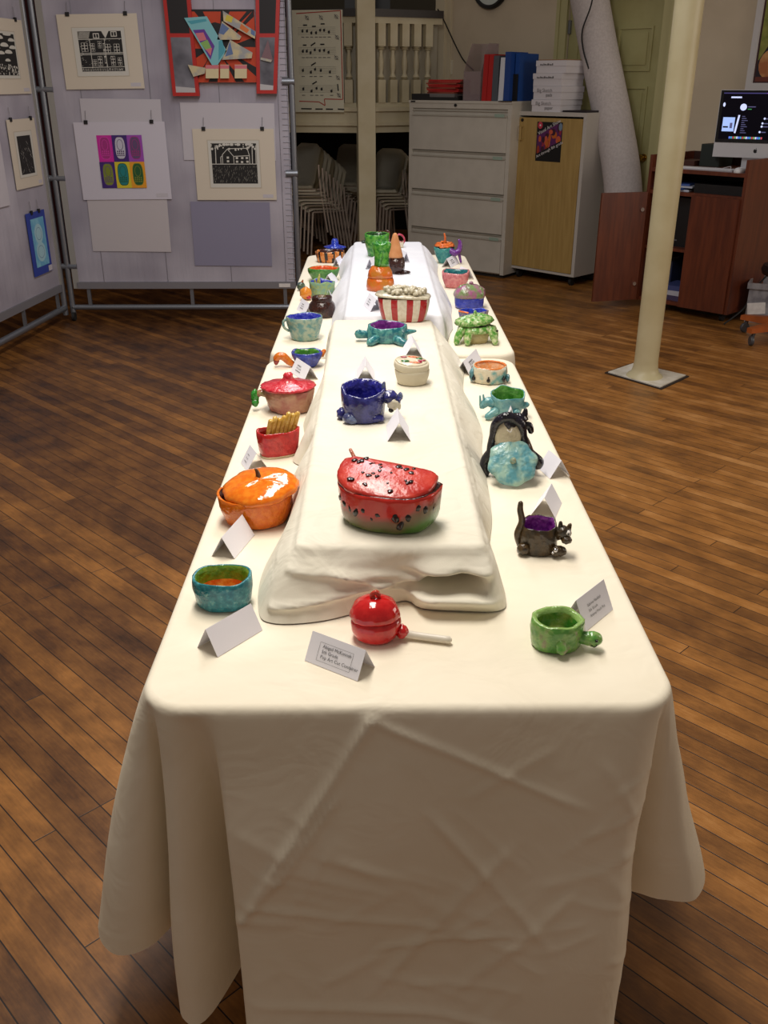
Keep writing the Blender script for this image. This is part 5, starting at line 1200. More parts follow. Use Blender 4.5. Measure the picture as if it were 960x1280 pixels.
# 9 melon bowl
t, a, b_, h, s = pot('melon_bowl', 'oval bowl, green outside and orange inside, behind the pale green pot', (385, 333, 425, 352), .7, .6, cat='bowl')
bowl(t, a, b_, h, glaze('melon green', (60, 120, 50), (90, 150, 70)), glaze('melon orange', (214, 80, 24), (230, 110, 50)), seed=35, wob=.02, base=.7, wall=.1, floor=.45)
# 10 tiger pot
TG = glaze('tiger orange', (206, 112, 40), (226, 150, 80)); BK = glaze('black', (18, 14, 14), rough=.15)
t, a, b_, h, s = pot('tiger_pot', 'orange pot with vertical black tiger stripes near the far left corner', (395, 312, 431, 329), .7, .8)
bm = bmesh.new(); pr_, r_ = bowlprof(h, .15, .2, .9); clay(bm, pr_, a, b_, 2.4, 37, .05, .004, n=60, rim=r_, mif=lambda q, k, m: 2 if (m == 0 and math.sin(q*13+.4*math.sin(k)) > .35) else m); obj('pot_body', bm, [TG, DKI, BK], t, ang=180)
part(t, 'ear', TG, lambda bm: (blob(bm, (-a*.8, -b_*.3, h), (.008, .006, .008), 3), ))
# 11 blue hat
BLG = glaze('royal blue', (24, 40, 150), (40, 70, 190), rough=.12)
t, a, b_, h, s = pot('lidded_pot', 'royal blue pot with flat hat shaped lid and knob, at the far left corner', (405, 300, 433, 320), .8, .7)
bowl(t, a*.8, b_*.8, h*.5, BLG, BLG, seed=40)
part(t, 'lid', BLG, lambda bm: clay(bm, [(.5, 0), (1.0, .002), (1.0, .006), (.6, .012), (.35, .016), (.3, h*.5), (.2, h*.62), (.03, h*.64)], a, b_, 2, 41, .05, .003, off=(0, 0, h*.5)))
# ------------------------------------------------------------------ on the risers
# watermelon box
WR = glaze('melon red', (188, 36, 24), (206, 62, 46), scale=30, rough=.34, bump=1.0, bscale=45); WRB = glaze('melon rind', (110, 116, 66), (130, 96, 64), scale=22, c3=(80, 150, 60)); SEED = glaze('seed black', (28, 12, 10), bump=0)
t, a, b_, h, s = pot('watermelon_box', 'large red watermelon slice box with black seeds and ajar lid', (422, 578, 551, 663), .62, .78, RZ, yaw=-20)
b_ *= 1.14; h = .071
def melon_mat():
    m = bpy.data.materials.new('melon side glaze'); m.use_nodes = True; nt = m.node_tree; N = nt.nodes; L = nt.links; b = N['Principled BSDF']
    b.inputs['Roughness'].default_value = .25; b.inputs['Coat Weight'].default_value = .3
    tc = N.new('ShaderNodeTexCoord'); sx = N.new('ShaderNodeSeparateXYZ'); L.new(tc.outputs['Object'], sx.inputs[0])
    n = N.new('ShaderNodeTexNoise'); n.inputs['Scale'].default_value = 26; n.inputs['Detail'].default_value = 4; L.new(tc.outputs['Object'], n.inputs['Vector'])
    x2 = N.new('ShaderNodeMapRange'); x2.inputs[1].default_value = .04; x2.inputs[2].default_value = .09; x2.inputs[3].default_value = 0; x2.inputs[4].default_value = -.03; L.new(sx.outputs[0], x2.inputs[0])
    a1 = N.new('ShaderNodeMath'); a1.operation = 'MULTIPLY_ADD'; a1.inputs[1].default_value = -.022; L.new(n.outputs['Fac'], a1.inputs[0]); L.new(sx.outputs[2], a1.inputs[2])
    a2 = N.new('ShaderNodeMath'); a2.operation = 'ADD'; L.new(a1.outputs[0], a2.inputs[0]); L.new(x2.outputs[0], a2.inputs[1])
    mr = N.new('ShaderNodeMapRange'); mr.inputs[1].default_value = -.014; mr.inputs[2].default_value = .052; L.new(a2.outputs[0], mr.inputs[0])
    r_ = N.new('ShaderNodeValToRGB'); L.new(mr.outputs[0], r_.inputs['Fac']); c = r_.color_ramp; c.elements[0].position = .0; c.elements[0].color = lin((84, 130, 48)); c.elements[1].position = .62; c.elements[1].color = lin((206, 40, 28))
    for p, q in ((.2, (112, 106, 62)), (.42, (128, 84, 56)), (.54, (176, 60, 50))):
        e = c.elements.new(p); e.color = lin(q)
    L.new(r_.outputs['Color'], b.inputs['Base Color'])
    bp = N.new('ShaderNodeBump'); bp.inputs['Strength'].default_value = .6; bp.inputs['Distance'].default_value = .004; L.new(n.outputs['Fac'], bp.inputs['Height']); L.new(bp.outputs['Normal'], b.inputs['Normal'])
    return m
def dplan(q):
    x, y = math.cos(q), math.sin(q)
    if y > 0: xx, yy = superell(q, 5); return (xx, yy*.55)
    xx, yy = superell(q, 2.25); return (xx, yy*1.12)
bm = bmesh.new()
pr_ = [(.5, 0), (.82, 0), (.88, .005), (.93, .016), (.96, .028), (.98, .044), (.99, h*.9), (.99, h), (.90, h), (.88, h*.9), (.84, h*.5), (.5, h*.45)]
def wm(q, k, m):
    if m == 1: return 1
    return 0
clay(bm, pr_, a, b_, seed=50, wob=.018, rimw=.002, n=80, rim=7, plan=dplan, mif=wm, fr=3)
body = obj('box_body', bm, [melon_mat(), DKI], t, ang=180)
sb = bmesh.new(); rnd = random.Random(12)
def body_pt(q, zf):
    x, y = dplan(q); z_ = h*zf; sc_ = .955+.04*zf
    return V3((x*a*sc_, y*b_*sc_, z_))
for (q, zf, sz_) in ((205, .62, .004), (215, .70, .005), (226, .60, .0055), (237, .56, .004), (247, .50, .006), (257, .60, .0035), (266, .42, .0035), (272, .55, .006), (279, .62, .003), (290, .50, .0065), (296, .30, .0065), (305, .52, .0065), (318, .75, .006), (330, .66, .005), (195, .75, .005), (187, .6, .005), (345, .6, .004)):
    p = body_pt(R(q), zf); nq = math.atan2(p.y/b_**2, p.x/a**2); sz_ *= rnd.uniform(1.1, 1.7); p.x *= .992; p.y *= .992; blob(sb, p, (sz_*.22, sz_*rnd.uniform(.45, .9), sz_*rnd.uniform(.7, 1.2)), rnd.random()*9, .25, M=rotz(nq) @ rotx(rnd.uniform(-.5, .5)), sub=2)
obj('seeds', sb, SEED, body, ang=180)
lid = bmesh.new(); LM = rotx(R(13)) @ roty(R(4))
lo_ = V3((-a*.05, b_*.02, h+.006))
lprof = [(.5, 0), (.93, 0), (1.0, .004), (.99, .010), (.93, .013), (.7, .0155), (.4, .018), (.1, .019)]
clay(lid, lprof, a*.97, b_*.96, seed=53, wob=.02, rimw=0, n=80, plan=dplan, M=LM, off=lo_, fr=4)
lo = obj('lid', lid, WR, t, ang=180)
sb = bmesh.new()
for i in range(30):
    q = rnd.uniform(0, 2*PI); r_ = math.sqrt(rnd.uniform(.01, .72)); x, y = dplan(q)
    p = LM @ V3((x*a*.93*r_, y*b_*.92*r_, .0185-.004*r_*r_)); sz_ = rnd.uniform(.0018, .0052)
    blob(sb, p+lo_, (sz_, sz_*1.4, .0009), i, .3, M=rotz(rnd.uniform(-.6, .6)), sub=2)
obj('seeds', sb, SEED, lo, ang=180)
part(t, 'stick_handle', glaze('pink tan', (196, 120, 96)), lambda bm: worm(bm, [(-a*.86, b_*.5, h+.026), (-a*.97, b_*.62, h+.036)], [.0035, .003]))
part(t, 'raised_corner', WR, lambda bm: blob(bm, (-a*.94, b_*.25, h+.006), (.008, .02, .014), 4, .15))
# dark blue elephant bowl
NB = glaze('ink blue', (28, 30, 92), (56, 58, 130), scale=50, bump=1.0, rough=.12); NBI = glaze('ink blue inside', (22, 22, 110), (44, 44, 150)); GB = glaze('grey blue', (110, 124, 160), (60, 62, 110)); CRM = glaze('cream patch', (214, 206, 186))
t, a, b_, h, s = pot('animal_bowl', 'dark blue animal bowl with horned head and cream cheeks', (426, 478, 482, 530), .85, .85, RZ)
bowl(t, a, b_*1.1, h, NB, NBI, tilt=.009, seed=60, wob=.05, rimw=.005, base=.9, wall=.17, floor=.35, top=.97)
part(t, 'leg', GB, lambda bm: (blob(bm, (-a*.55, -b_*.75, .012), (.018, .014, .013), 2, .12), blob(bm, (-a*.45, -b_*.82, .008), (.014, .012, .009), 5, .1)))
part(t, 'leg', NB, lambda bm: blob(bm, (a*.55, -b_*.65, .010), (.02, .014, .010), 3, .12)); part(t, 'leg', NB, lambda bm: blob(bm, (-a*.95, -.0, .012), (.012, .016, .014), 3, .12))
hd = part(t, 'head', NB, lambda bm: (blob(bm, (a*1.18, -.004, h*.72), (.020, .018, .016), 6, .1), blob(bm, (a*1.45, -.004, h*.62), (.013, .013, .011), 7, .1)))
part(t, 'cheek', CRM, lambda bm: (blob(bm, (a*1.34, -.018, h*.52), (.013, .007, .013), 3, .1), blob(bm, (a*1.55, -.012, h*.45), (.007, .005, .010), 4, .1)), par=hd)
part(t, 'horn', GB, lambda bm: worm(bm, [(a*.95, 0, h*.8), (a*.92, .0, h*1.05), (a*.95, 0, h*1.18)], [.006, .005, .003]), par=hd)
part(t, 'ear', GB, lambda bm: (blob(bm, (a*1.66, .0, h*.72), (.006, .005, .010), 3, .1),), par=hd)
part(t, 'mouth', BK, lambda bm: blob(bm, (a*1.25, -.02, h*.36), (.006, .004, .006), 3, .1), par=hd)
# round cream box
CB_ = mat('bisque clay', (212, 202, 178), .8, bump=.3, bscale=120); CT = glaze('cream icing', (228, 216, 190))
t, a, b_, h, s = pot('round_box', 'round cream clay box with coloured patches on its lid', (493, 447, 537, 484), .9, .85, RZ, cat='box')
hb = h*.66
bowl(t, a*.98, b_*.98, hb, CB_, CB_, seed=66, wob=.015, base=.84, wall=.1, rimw=.001)
lid = part(t, 'lid', CB_, lambda bm: clay(bm, [(.5, 0), (.97, 0), (1, .004), (1, h*.28), (.96, h*.32), (.5, h*.33)], a*1.0, b_*1.0, 2, 67, .015, 0, M=roty(R(4)) @ rotx(R(6)), off=(-a*.06, 0, hb+.002)))
tz = hb+.003+h*.33
part(t, 'icing', CT, lambda bm: clay(bm, [(.5, 0), (1, 0), (.97, .002), (.4, .0022)], a*.9, b_*.9, 2, 68, .02, 0, M=roty(R(4)) @ rotx(R(6)), off=(-a*.06, 0, tz-.001)), par=lid)
IC = [glaze('coral', (226, 110, 60), (236, 160, 120), scale=120), glaze('leaf', (60, 120, 60)), glaze('raspberry', (170, 40, 70))]
for nm_, c_, pts_ in (('orange_patch', 0, ((.05, .62, .26, .1), (.2, .5, .3, .07), (.12, -.35, .28, .16), (.3, -.45, .2, .1))), ('green_patch', 1, ((-.38, -.22, .26, .22), (.48, .38, .2, .14))), ('red_patch', 2, ((-.45, .45, .2, .12), (.6, .02, .26, .1), (.5, -.25, .14, .16)))):
    part(t, nm_, IC[c_], lambda bm: [blob(bm, (x*a*.95-a*.06, y*b_*.95, tz+.0015+math.tan(R(6))*y*b_-math.tan(R(4))*x*a), (rx_*a, ry_*b_, .0018), i, .15, sub=2) for i, (x, y, rx_, ry_) in enumerate(pts_)], par=lid)
# purple lined turtle
TT = glaze('sea teal', (30, 106, 118), (90, 156, 150), rough=.16, ramp=(.42, .62)); PUR = glaze('violet inside', (92, 20, 110), (130, 50, 140))
t, a, b_, h, s = pot('turtle_bowl', 'teal turtle bowl with violet inside, behind the round cream box', (458, 402, 510, 430), .7, .8, RZ, yaw=-3)
bowl(t, a, b_, h, TT, PUR, tilt=.004, seed=70, wob=.03, base=1.0, wall=.13, floor=.35, top=.92)
hd = part(t, 'head', TT, lambda bm: worm(bm, [(-a*.9, -.004, h*.4), (-a*1.3, -.006, h*.42), (-a*1.42, -.006, h*.46)], [.011, .013, .014], n=14))
part(t, 'leg', TT, lambda bm: worm(bm, [(-a*.5, -b_*.8, .014), (-a*.75, -b_*1.35, .010), (-a*.85, -b_*1.5, .008)], [.014, .012, .008], n=12)); part(t, 'leg', TT, lambda bm: worm(bm, [(a*.45, -b_*.8, .014), (a*.75, -b_*1.3, .010), (a*.95, -b_*1.45, .008)], [.014, .012, .008], n=12))
part(t, 'leg', TT, lambda bm: worm(bm, [(-a*.5, b_*.8, .014), (-a*.75, b_*1.35, .010)], [.014, .009], n=12)); part(t, 'leg', TT, lambda bm: worm(bm, [(a*.5, b_*.8, .014), (a*.8, b_*1.3, .010)], [.014, .009], n=12))
part(t, 'tail', TT, lambda bm: worm(bm, [(a*.9, 0, h*.55), (a*1.2, 0, h*.6), (a*1.38, 0, h*.62)], [.010, .006, .003]))
# popcorn box
PCR = glaze('popcorn red', (172, 30, 34)); PCW = glaze('popcorn white', (222, 212, 194), (210, 196, 176)); PCT = glaze('popcorn top', (214, 206, 184), (196, 186, 160), scale=80)
t, a, b_, h, s = pot('popcorn_box', 'red and white striped popcorn box with heaped popcorn lid', (472, 367, 537, 403), .6, .75, RZ, yaw=-8)
bm = bmesh.new(); pr_, r_ = bowlprof(h, .1, .3, .84); clay(bm, pr_, a, b_, 3.2, 75, .015, .003, n=96, rim=r_, mif=lambda q, k, m: 2 if (m == 0 and math.sin(superell(q, 3.2)[0]*1.0*PI*(3.5) + (superell(q, 3.2)[1])*1.5) > .1) else m); obj('box_body', bm, [PCW, DKI, PCR], t, ang=180)
ld = part(t, 'lid', PCT, lambda bm: clay(bm, [(.5, 0), (1.0, 0), (1.03, .003), (1.0, .007), (.5, .010)], a*1.03, b_*1.04, 3.2, 76, .02, .001, off=(-.002, 0, h+.001), M=roty(R(2))))
rnd = random.Random(4)
def pops(bm):
    for i in range(64):
        q = rnd.uniform(0, 2*PI); r_ = math.sqrt(rnd.uniform(0, .78)); x, y = superell(q, 3); 
        c_ = (x*a*r_*.95, y*b_*r_*.95, h+.013+.012*(1-r_*r_)+rnd.uniform(-.002, .003)-x*a*r_*.03)
        for j in range(2): blob(bm, (c_[0]+rnd.uniform(-.003, .003), c_[1]+rnd.uniform(-.003, .003), c_[2]+rnd.uniform(-.002, .003)), rnd.uniform(.0045, .0075), i+j, .3, sub=2)
pb_ = part(t, 'popcorn', PCT, pops, par=ld); pb_['kind'] = 'stuff'
# carrot pot
CA = glaze('carrot orange', (216, 100, 16), (196, 120, 40), scale=30); CG = glaze('carrot green', (40, 124, 40), (96, 168, 60), scale=75, ramp=(.42, .58))
t, a, b_, h, s = pot('carrot_pot', 'orange carrot pot with green stem top, behind the popcorn box', (458, 331, 493, 365), .9, .9, RZ)
part(t, 'pot_body', CA, lambda bm: clay(bm, [(.6, 0), (.95, 0), (1, h*.15), (.95, h*.4), (.88, h*.52), (.4, h*.53)], a, b_, 2, 80, .02))
part(t, 'lid', CA, lambda bm: clay(bm, [(.5, h*.535), (.86, h*.535), (.9, h*.56), (.82, h*.8), (.62, h*1.0), (.3, h*1.02)], a, b_, 2, 81, .02))
part(t, 'stem', CG, lambda bm: (clay(bm, [(.4, h*.95), (.52, h*1.0), (.5, h*1.2), (.52, h*1.5), (.62, h*1.75), (.66, h*1.95), (.6, h*2.0), (.4, h*1.9), (.2, h*1.85)], a, b_*.9, 2, 82, .05, .004, off=(.005, 0, 0)), worm(bm, [(-.006, -b_*.45, h*1.05), (0, -b_*.55, h*1.45), (.006, -b_*.5, h*1.7)], [.006, .007, .003])))
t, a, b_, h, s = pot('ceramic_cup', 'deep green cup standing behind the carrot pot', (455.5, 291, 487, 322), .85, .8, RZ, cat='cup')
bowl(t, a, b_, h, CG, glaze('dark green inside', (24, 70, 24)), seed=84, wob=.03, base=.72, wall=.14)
# cone
t, a, b_, h, s = pot('ice_cream_pot', 'upside down tan ice cream cone on a melting chocolate scoop', (485, 320, 506, 343), .95, .9, RZ)
CHO = glaze('chocolate scoop', (48, 26, 24), (64, 36, 32), rough=.12); CON = mat('cone tan', (214, 150, 98), .6, c2=(204, 136, 84), scale=40, bump=.2, bscale=90)
part(t, 'scoop', CHO, lambda bm: clay(bm, [(.6, .001), (.9, .001), (1, h*.3), (.98, h*.65), (.86, h*.95), (.4, h)], a, b_, 2, 86, .04))
part(t, 'cone', CON, lambda bm: clay(bm, [(.5, h*.97), (.94, h*.98), (.92, h*1.1), (.66, h*1.6), (.44, h*2.05), (.3, h*2.32), (.16, h*2.42), (.02, h*2.44)], a, b_, 2, 87, .02, off=(-.006, 0, 0)))
part(t, 'puddle', CHO, lambda bm: (blob(bm, (a*1.1, -b_*.5, .006), (.019, .012, .006), 3, .1), blob(bm, (a*.4, -b_*.85, .003), (.02, .012, .003), 6, .1)), ang=180)
# pink looped piece and brown rim behind
PKL = glaze('crimson pink', (176, 40, 70), (200, 90, 110))
t, a, b_, h, s = pot('looped_pot', 'small white dish with crimson looped handle at the far end', (494, 297, 504, 310), .9, .8, RZ, cat='dish')
bowl(t, a*1.2, b_*1.2, h*.6, CT, PKL, seed=90, wall=.2)
part(t, 'loop_handle', PKL, lambda bm: worm(bm, [(-a*.9, -.004, h*.6), (-.006, -.004, h*1.3), (a*.8, -.004, h*1.2), (a*1.3, -.004, h*.7), (a*.7, -.004, h*.3)], [.0045]*5))
t, a, b_, h, s = pot('ceramic_bowl', 'reddish brown bowl almost hidden behind the green cup', (473, 289, 487, 306), .9, .8, RZ, cat='bowl')
bowl(t, a*1.1, b_, h, glaze('red brown', (120, 50, 36), (90, 70, 40)), DKI, seed=91)
t, a, b_, h, s = pot('clay_leaf', 'tiny dark green clay leaf left of the green cup', (452, 299, 457, 304), .8, .7, RZ, cat='clay leaf')
part(t, 'leaf', glaze('black green', (30, 50, 30)), lambda bm: blob(bm, (0, 0, .006), (a*1.2, b_*1.6, .006), 2, .2))
# ------------------------------------------------------------------ right side of the table
TQG = glaze('turquoise', (40, 130, 130), (70, 150, 140)); OC_ = glaze('orange coil', (222, 96, 28), (236, 130, 60)); PV = glaze('purple', (100, 40, 130), (120, 60, 150))
t, a, b_, h, s = pot('coil_pot', 'turquoise pot heaped with orange coils and a purple claw', (542, 305, 568, 330), .9, .6)
bowl(t, a, b_, h*.86, TQG, TQG, seed=100, base=.5, wall=.12, floor=.5)
rnd = random.Random(8)
def coils(bm):
    for i in range(9):
        an = i*.7; p = [(a*.9*math.cos(an+j*.9)*(1-.1*j), b_*.9*math.sin(an+j*.9)*(1-.1*j), h*.92+.004*j+.002*(i % 3)) for j in range(4)]; worm(bm, p, [.006]*4, n=8, sub=4)
    worm(bm, [(0, 0, h), (.002, 0, h*1.35), (-.002, 0, h*1.6)], [.006, .005, .004], n=8)
part(t, 'coils', OC_, coils, label='heap of orange clay coils')
part(t, 'claw', PV, lambda bm: worm(bm, [(a*.5, -b_*.6, h*.75), (a*.95, -b_*.8, h*.6), (a*1.35, -b_*.7, h*.75), (a*1.45, -b_*.6, h*1.1), (a*1.3, -b_*.6, h*1.3)], [.013, .015, .013, .010, .006]))
part(t, 'leg', PV, lambda bm: worm(bm, [(a*1.4, -b_*.4, h*.5), (a*1.6, -b_*.4, .004)], [.008, .005]))
PK = glaze('dusty pink', (200, 110, 116), (216, 140, 140)); TEI = glaze('deep teal inside', (20, 100, 110), (40, 130, 130))
t, a, b_, h, s = pot('pink_bowl', 'dusty pink square bowl with deep teal inside', (552, 337, 586, 361), .8, .75, cat='bowl', yaw=-10)
bowl(t, a, b_, h, PK, TEI, tilt=.004, e=3, seed=104, wob=.03, base=.72, wall=.15, floor=.4)
BP = glaze('blue base', (36, 50, 160), (52, 66, 180)); GP = glaze('green pink mottle', (120, 150, 90), (170, 100, 140), scale=32)
t, a, b_, h, s = pot('lidded_pot', 'blue based pot with bumpy green and pink domed lid', (567, 363, 606, 387), .75, .8, yaw=8)
h *= .75; bowl(t, a*.95, b_*.95, h, BP, DKI, e=2.5, seed=108, wob=.03, base=.95)
def lump(bm):
    clay(bm, [(.5, 0), (1.0, -.004), (1.05, .006), (1.0, .018), (.82, .032), (.5, .042), (.1, .045)], a, b_, 2.3, 109, .04, .001, off=(0, 0, h+.001))
    r2 = random.Random(2)
    for i in range(20):
        q = r2.uniform(0, 2*PI); r_ = r2.uniform(.2, .85); blob(bm, (a*r_*math.cos(q), b_*r_*math.sin(q), h+.040-.024*r_**2), r2.uniform(.007, .011), i, .15, sub=2)
ld = part(t, 'lid', GP, lump); part(t, 'lid_knob', glaze('mauve', (150, 96, 120)), lambda bm: blob(bm, (.004, 0, h+.050), (.008, .008, .007), 2, .1), par=ld)
t, a, b_, h, s = pot('ceramic_bowl', 'blue bowl with orange lip behind the green monster pot', (572, 382, 610, 404), .75, .8, cat='bowl')
bowl(t, a, b_, h*.8, glaze('grey rim', (150, 140, 140), (80, 80, 150)), BLG, seed=111, wob=.03, wall=.1)
part(t, 'orange_lip', OC_, lambda bm: worm(bm, [(-a*.95, -.01, h*.78), (-a*.7, -b_*.7, h*.80), (-a*.4, -b_*.92, h*.78)], [.003]*3))
MG = glaze('monster green', (84, 150, 56), (160, 190, 120), scale=85, ramp=(.42, .56), c3=(206, 214, 170)); 
t, a, b_, h, s = pot('monster_pot', 'mottled green creature pot with raised lid like an open mouth', (572, 404, 617, 431), .8, .75)
part(t, 'belly', glaze('tan belly', (196, 180, 130)), lambda bm: clay(bm, [(.6, 0), (.8, 0), (.88, h*.4), (.8, h*.9), (.6, h)], a*.8, b_*.8, 2, 120, .03))
part(t, 'shell', MG, lambda bm: clay(bm, [(.95, h*.75), (1.05, h*.7), (1.08, h*.85), (1.0, h*1.02), (.8, h*1.08), (.3, h*1.0)], a*.98, b_, 2, 121, .06, .006, fr=4))
for (x, y, x2, y2) in ((-.8, -.5, -1.15, -.9), (-.45, -.85, -.55, -1.15), (.75, -.6, 1.0, -1.0), (.85, 0, 1.1, .1)):
    part(t, 'leg', MG, lambda bm: worm(bm, [(a*x, b_*y, h*.9), (a*(x*.5+x2*.5)*1.05, b_*(y+y2)/2, h*.5), (a*x2, b_*y2, .006)], [.015, .014, .009], n=10))
part(t, 'mouth', BK, lambda bm: clay(bm, [(.5, h*1.0), (.8, h*1.0), (.8, h*1.2), (.5, h*1.2)], a*.98, b_, 2, 3, .1))
ld = part(t, 'lid', MG, lambda bm: clay(bm, [(.5, 0), (1.0, -.003), (1.08, .004), (.98, .014), (.7, .022), (.3, .027), (.05, .028)], a, b_*.95, 2, 125, .08, .006, off=(-a*.14, 0, h*1.2+.001), M=roty(R(-5)), fr=4))
part(t, 'lid_knob', MG, lambda bm: worm(bm, [(-a*.1, 0, h*1.2+.026), (-a*.1, 0, h*1.2+.04)], [.008, .005]), par=ld)
part(t, 'eye', BK, lambda bm: (eye(bm, (a*.92, -b_*.65, h*.75), .004), eye(bm, (a*1.12, -b_*.5, h*.8), .004), eye(bm, (a*.65, -b_*.8, h*.78), .003)))
# cream and teal pot
CRT = glaze('cream teal wash', (214, 204, 180), (100, 160, 160), scale=22, ramp=(.5, .62)); OI = glaze('apricot inside', (228, 160, 100), (232, 190, 150))
t, a, b_, h, s = pot('ringed_pot', 'cream and teal oval pot with apricot inside and black drops', (589, 452, 634, 482), .8, .9)
bowl(t, a, b_, h, CRT, OI, tilt=.003, seed=130, wob=.02, base=.9, wall=.1, floor=.55, top=.95)
part(t, 'rim_coil', glaze('orange rim', (224, 130, 60)), lambda bm: worm(bm, [(a*.86*math.cos(q), b_*.86*math.sin(q), h*.98+.003*math.sin(q)) for q in [2*PI*i/16 for i in range(17)]], [.003]*17, n=8, sub=2))
part(t, 'black_drops', BK, lambda bm: [(blob(bm, (a*x, b_*y, h*.28), (.006, .004, .006), i, .1, sub=2), worm(bm, [(a*x, b_*y, h*.3), (a*x, b_*y, h*.5)], [.0025, .002], n=6)) for i, (x, y) in enumerate(((-.15, -.97), (.72, -.72), (-.92, -.45)))], label='three black glazed drops')
part(t, 'wing', glaze('dark teal', (50, 100, 110), (90, 140, 150)), lambda bm: (blob(bm, (-a*1.0, -b_*.1, h*.45), (.008, .014, h*.4), 3, .12), blob(bm, (a*.97, -b_*.35, h*.3), (.006, .01, h*.25), 4, .12)))
# green backed rhino
RT = glaze('dusty teal', (84, 146, 156), (120, 170, 170), scale=60, bump=1.0); GRB = glaze('moss inside', (50, 120, 30), (110, 170, 80), scale=35)
t, a, b_, h, s = pot('dinosaur_bowl', 'dusty teal horned animal bowl with bright green inside', (611, 487, 655, 525), .72, .7, yaw=-8)
bowl(t, a, b_, h, RT, GRB, tilt=.008, seed=140, wob=.03, base=.72, wall=.1, floor=.3, rimw=.006)
hd = part(t, 'head', RT, lambda bm: worm(bm, [(-a*.8, -.006, h*.6), (-a*1.15, -.008, h*.62), (-a*1.45, -.01, h*.42)], [.015, .013, .008], n=12))
part(t, 'horn', RT, lambda bm: (worm(bm, [(-a*1.3, -.012, h*.6), (-a*1.38, -.012, h*.95)], [.004, .002]), worm(bm, [(-a*1.5, -.012, h*.5), (-a*1.56, -.012, h*.9)], [.004, .002])), par=hd)
for (x, y, x2, y2) in ((-.6, -.6, -1.1, -1.0), (.5, -.7, .7, -.95), (-.6, .6, -.8, .9), (.5, .7, .7, .9)):
    part(t, 'leg', RT, lambda bm: worm(bm, [(a*x, b_*y, h*.35), (a*x2, b_*y2, .008)], [.011, .009], n=10))
part(t, 'tail', RT, lambda bm: worm(bm, [(a*.8, 0, h*.5), (a*1.15, .0, h*.55)], [.011, .007]))
# black animal pot with cream belly
BLK = glaze('glossy black', (12, 10, 18), (26, 22, 40), rough=.1); CBE = glaze('cream belly', (206, 196, 166))
c0, w_, d_, h_, s_ = fit(604, 545, 676, 596, .6, .9)
t = thing('black_animal_pot', 'glossy black animal pot with upright cream belly and curled ears', 'pot', c0+V3((0, 0, .0012)))
a = w_/2; q0 = c0
def tp(x, y, dy):    # local point under photo pixel on an upright plane through the animal
    p = onplane(x, y, (0, q0.y+dy, 0), V3((0, 1, 0))); return (p-q0)
bm = bmesh.new(); 
clay(bm, [(.55, 0), (.9, 0), (1, .02), (.92, .045), (.72, .07), (.55, .085), (.3, .09)], a*.82, .034, 2.2, 150, .05); obj('body', bm, BLK, t, ang=180)
def be(bm):
    c_ = tp(635, 545, -.038); blob(bm, c_, (.030, .010, .040), 3, .04, M=rotx(R(-12)))
part(t, 'belly', CBE, be)
def frm(bm):
    P = [tp(x, y, -.034) for x, y in ((618, 588), (613, 566), (616, 545), (620, 530), (634, 522), (650, 530), (654, 545), (656, 562), (650, 585))]
    worm(bm, P, [.011, .009, .008, .010, .012, .011, .009, .010, .012], n=12)
part(t, 'shoulders', BLK, frm)
hd = part(t, 'head', BLK, lambda bm: (blob(bm, tp(637, 531, -.03), (.018, .014, .018), 3, .12), blob(bm, tp(648, 524, -.02), (.02, .015, .013), 5, .12)))
part(t, 'ear', BLK, lambda bm: worm(bm, [tp(*p, -.02) for p in ((624, 532), (617, 534), (616, 540))], [.008, .007, .005]), par=hd)
part(t, 'ear', BLK, lambda bm: worm(bm, [tp(*p, -.02) for p in ((652, 526), (656, 518), (657, 512))], [.009, .007, .004]), par=hd)
part(t, 'arm', BLK, lambda bm: worm(bm, [tp(*p, -.02) for p in ((652, 533), (661, 533), (664, 541))], [.009, .009, .006]))
for sx, P in ((0, ((614, 566), (607, 575), (605, 586), (608, 592))), (1, ((660, 566), (668, 572), (674, 578), (671, 584)))):
    part(t, 'leg', BLK, lambda bm: worm(bm, [tp(*p, -.03) for p in P], [.012, .011, .011, .010]))
part(t, 'nose', EYEW, lambda bm: worm(bm, [tp(*p, -.05) for p in ((634, 538), (638, 541), (640, 537))], [.0015]*3, n=6), par=hd)
# pale teal scalloped lid leaning
PTL = glaze('pale aqua', (92, 156, 168), (160, 196, 182), scale=42, ramp=(.4, .6), rough=.35); 
c1 = onz(640, 608, TZ)
t = thing('scalloped_lid', 'pale aqua scalloped clay lid leaning on the black animal pot', 'lid', V3((c1.x, c1.y, TZ+.002)))
rad = 30*mpp(c1); TL = rotx(R(52))
sc_ = lambda q: .003*math.sin(q*8)
cz = rad*math.sin(R(52))+.003
def lidf(bm):
    clay(bm, [(.5, 0), (.96, 0), (1.02, .003), (1.0, .008), (.8, .012), (.5, .013), (.25, .016), (.05, .017)], rad, rad, 2, 160, .035, 0, n=64, plan=lambda q: (math.cos(q)*(1+.03*math.sin(8*q)), math.sin(q)*(1+.03*math.sin(8*q))), M=TL, off=(0, .022, cz), fr=2.5)
ld = part(t, 'lid_disc', PTL, lidf)
part(t, 'lid_knob', glaze('sandy knob', (170, 160, 120), (120, 160, 150)), lambda bm: worm(bm, [V3((0, .022, cz))+TL @ V3((0, 0, .012)), V3((0, .022, cz))+TL @ V3((0, 0, .026))], [.008, .006]))
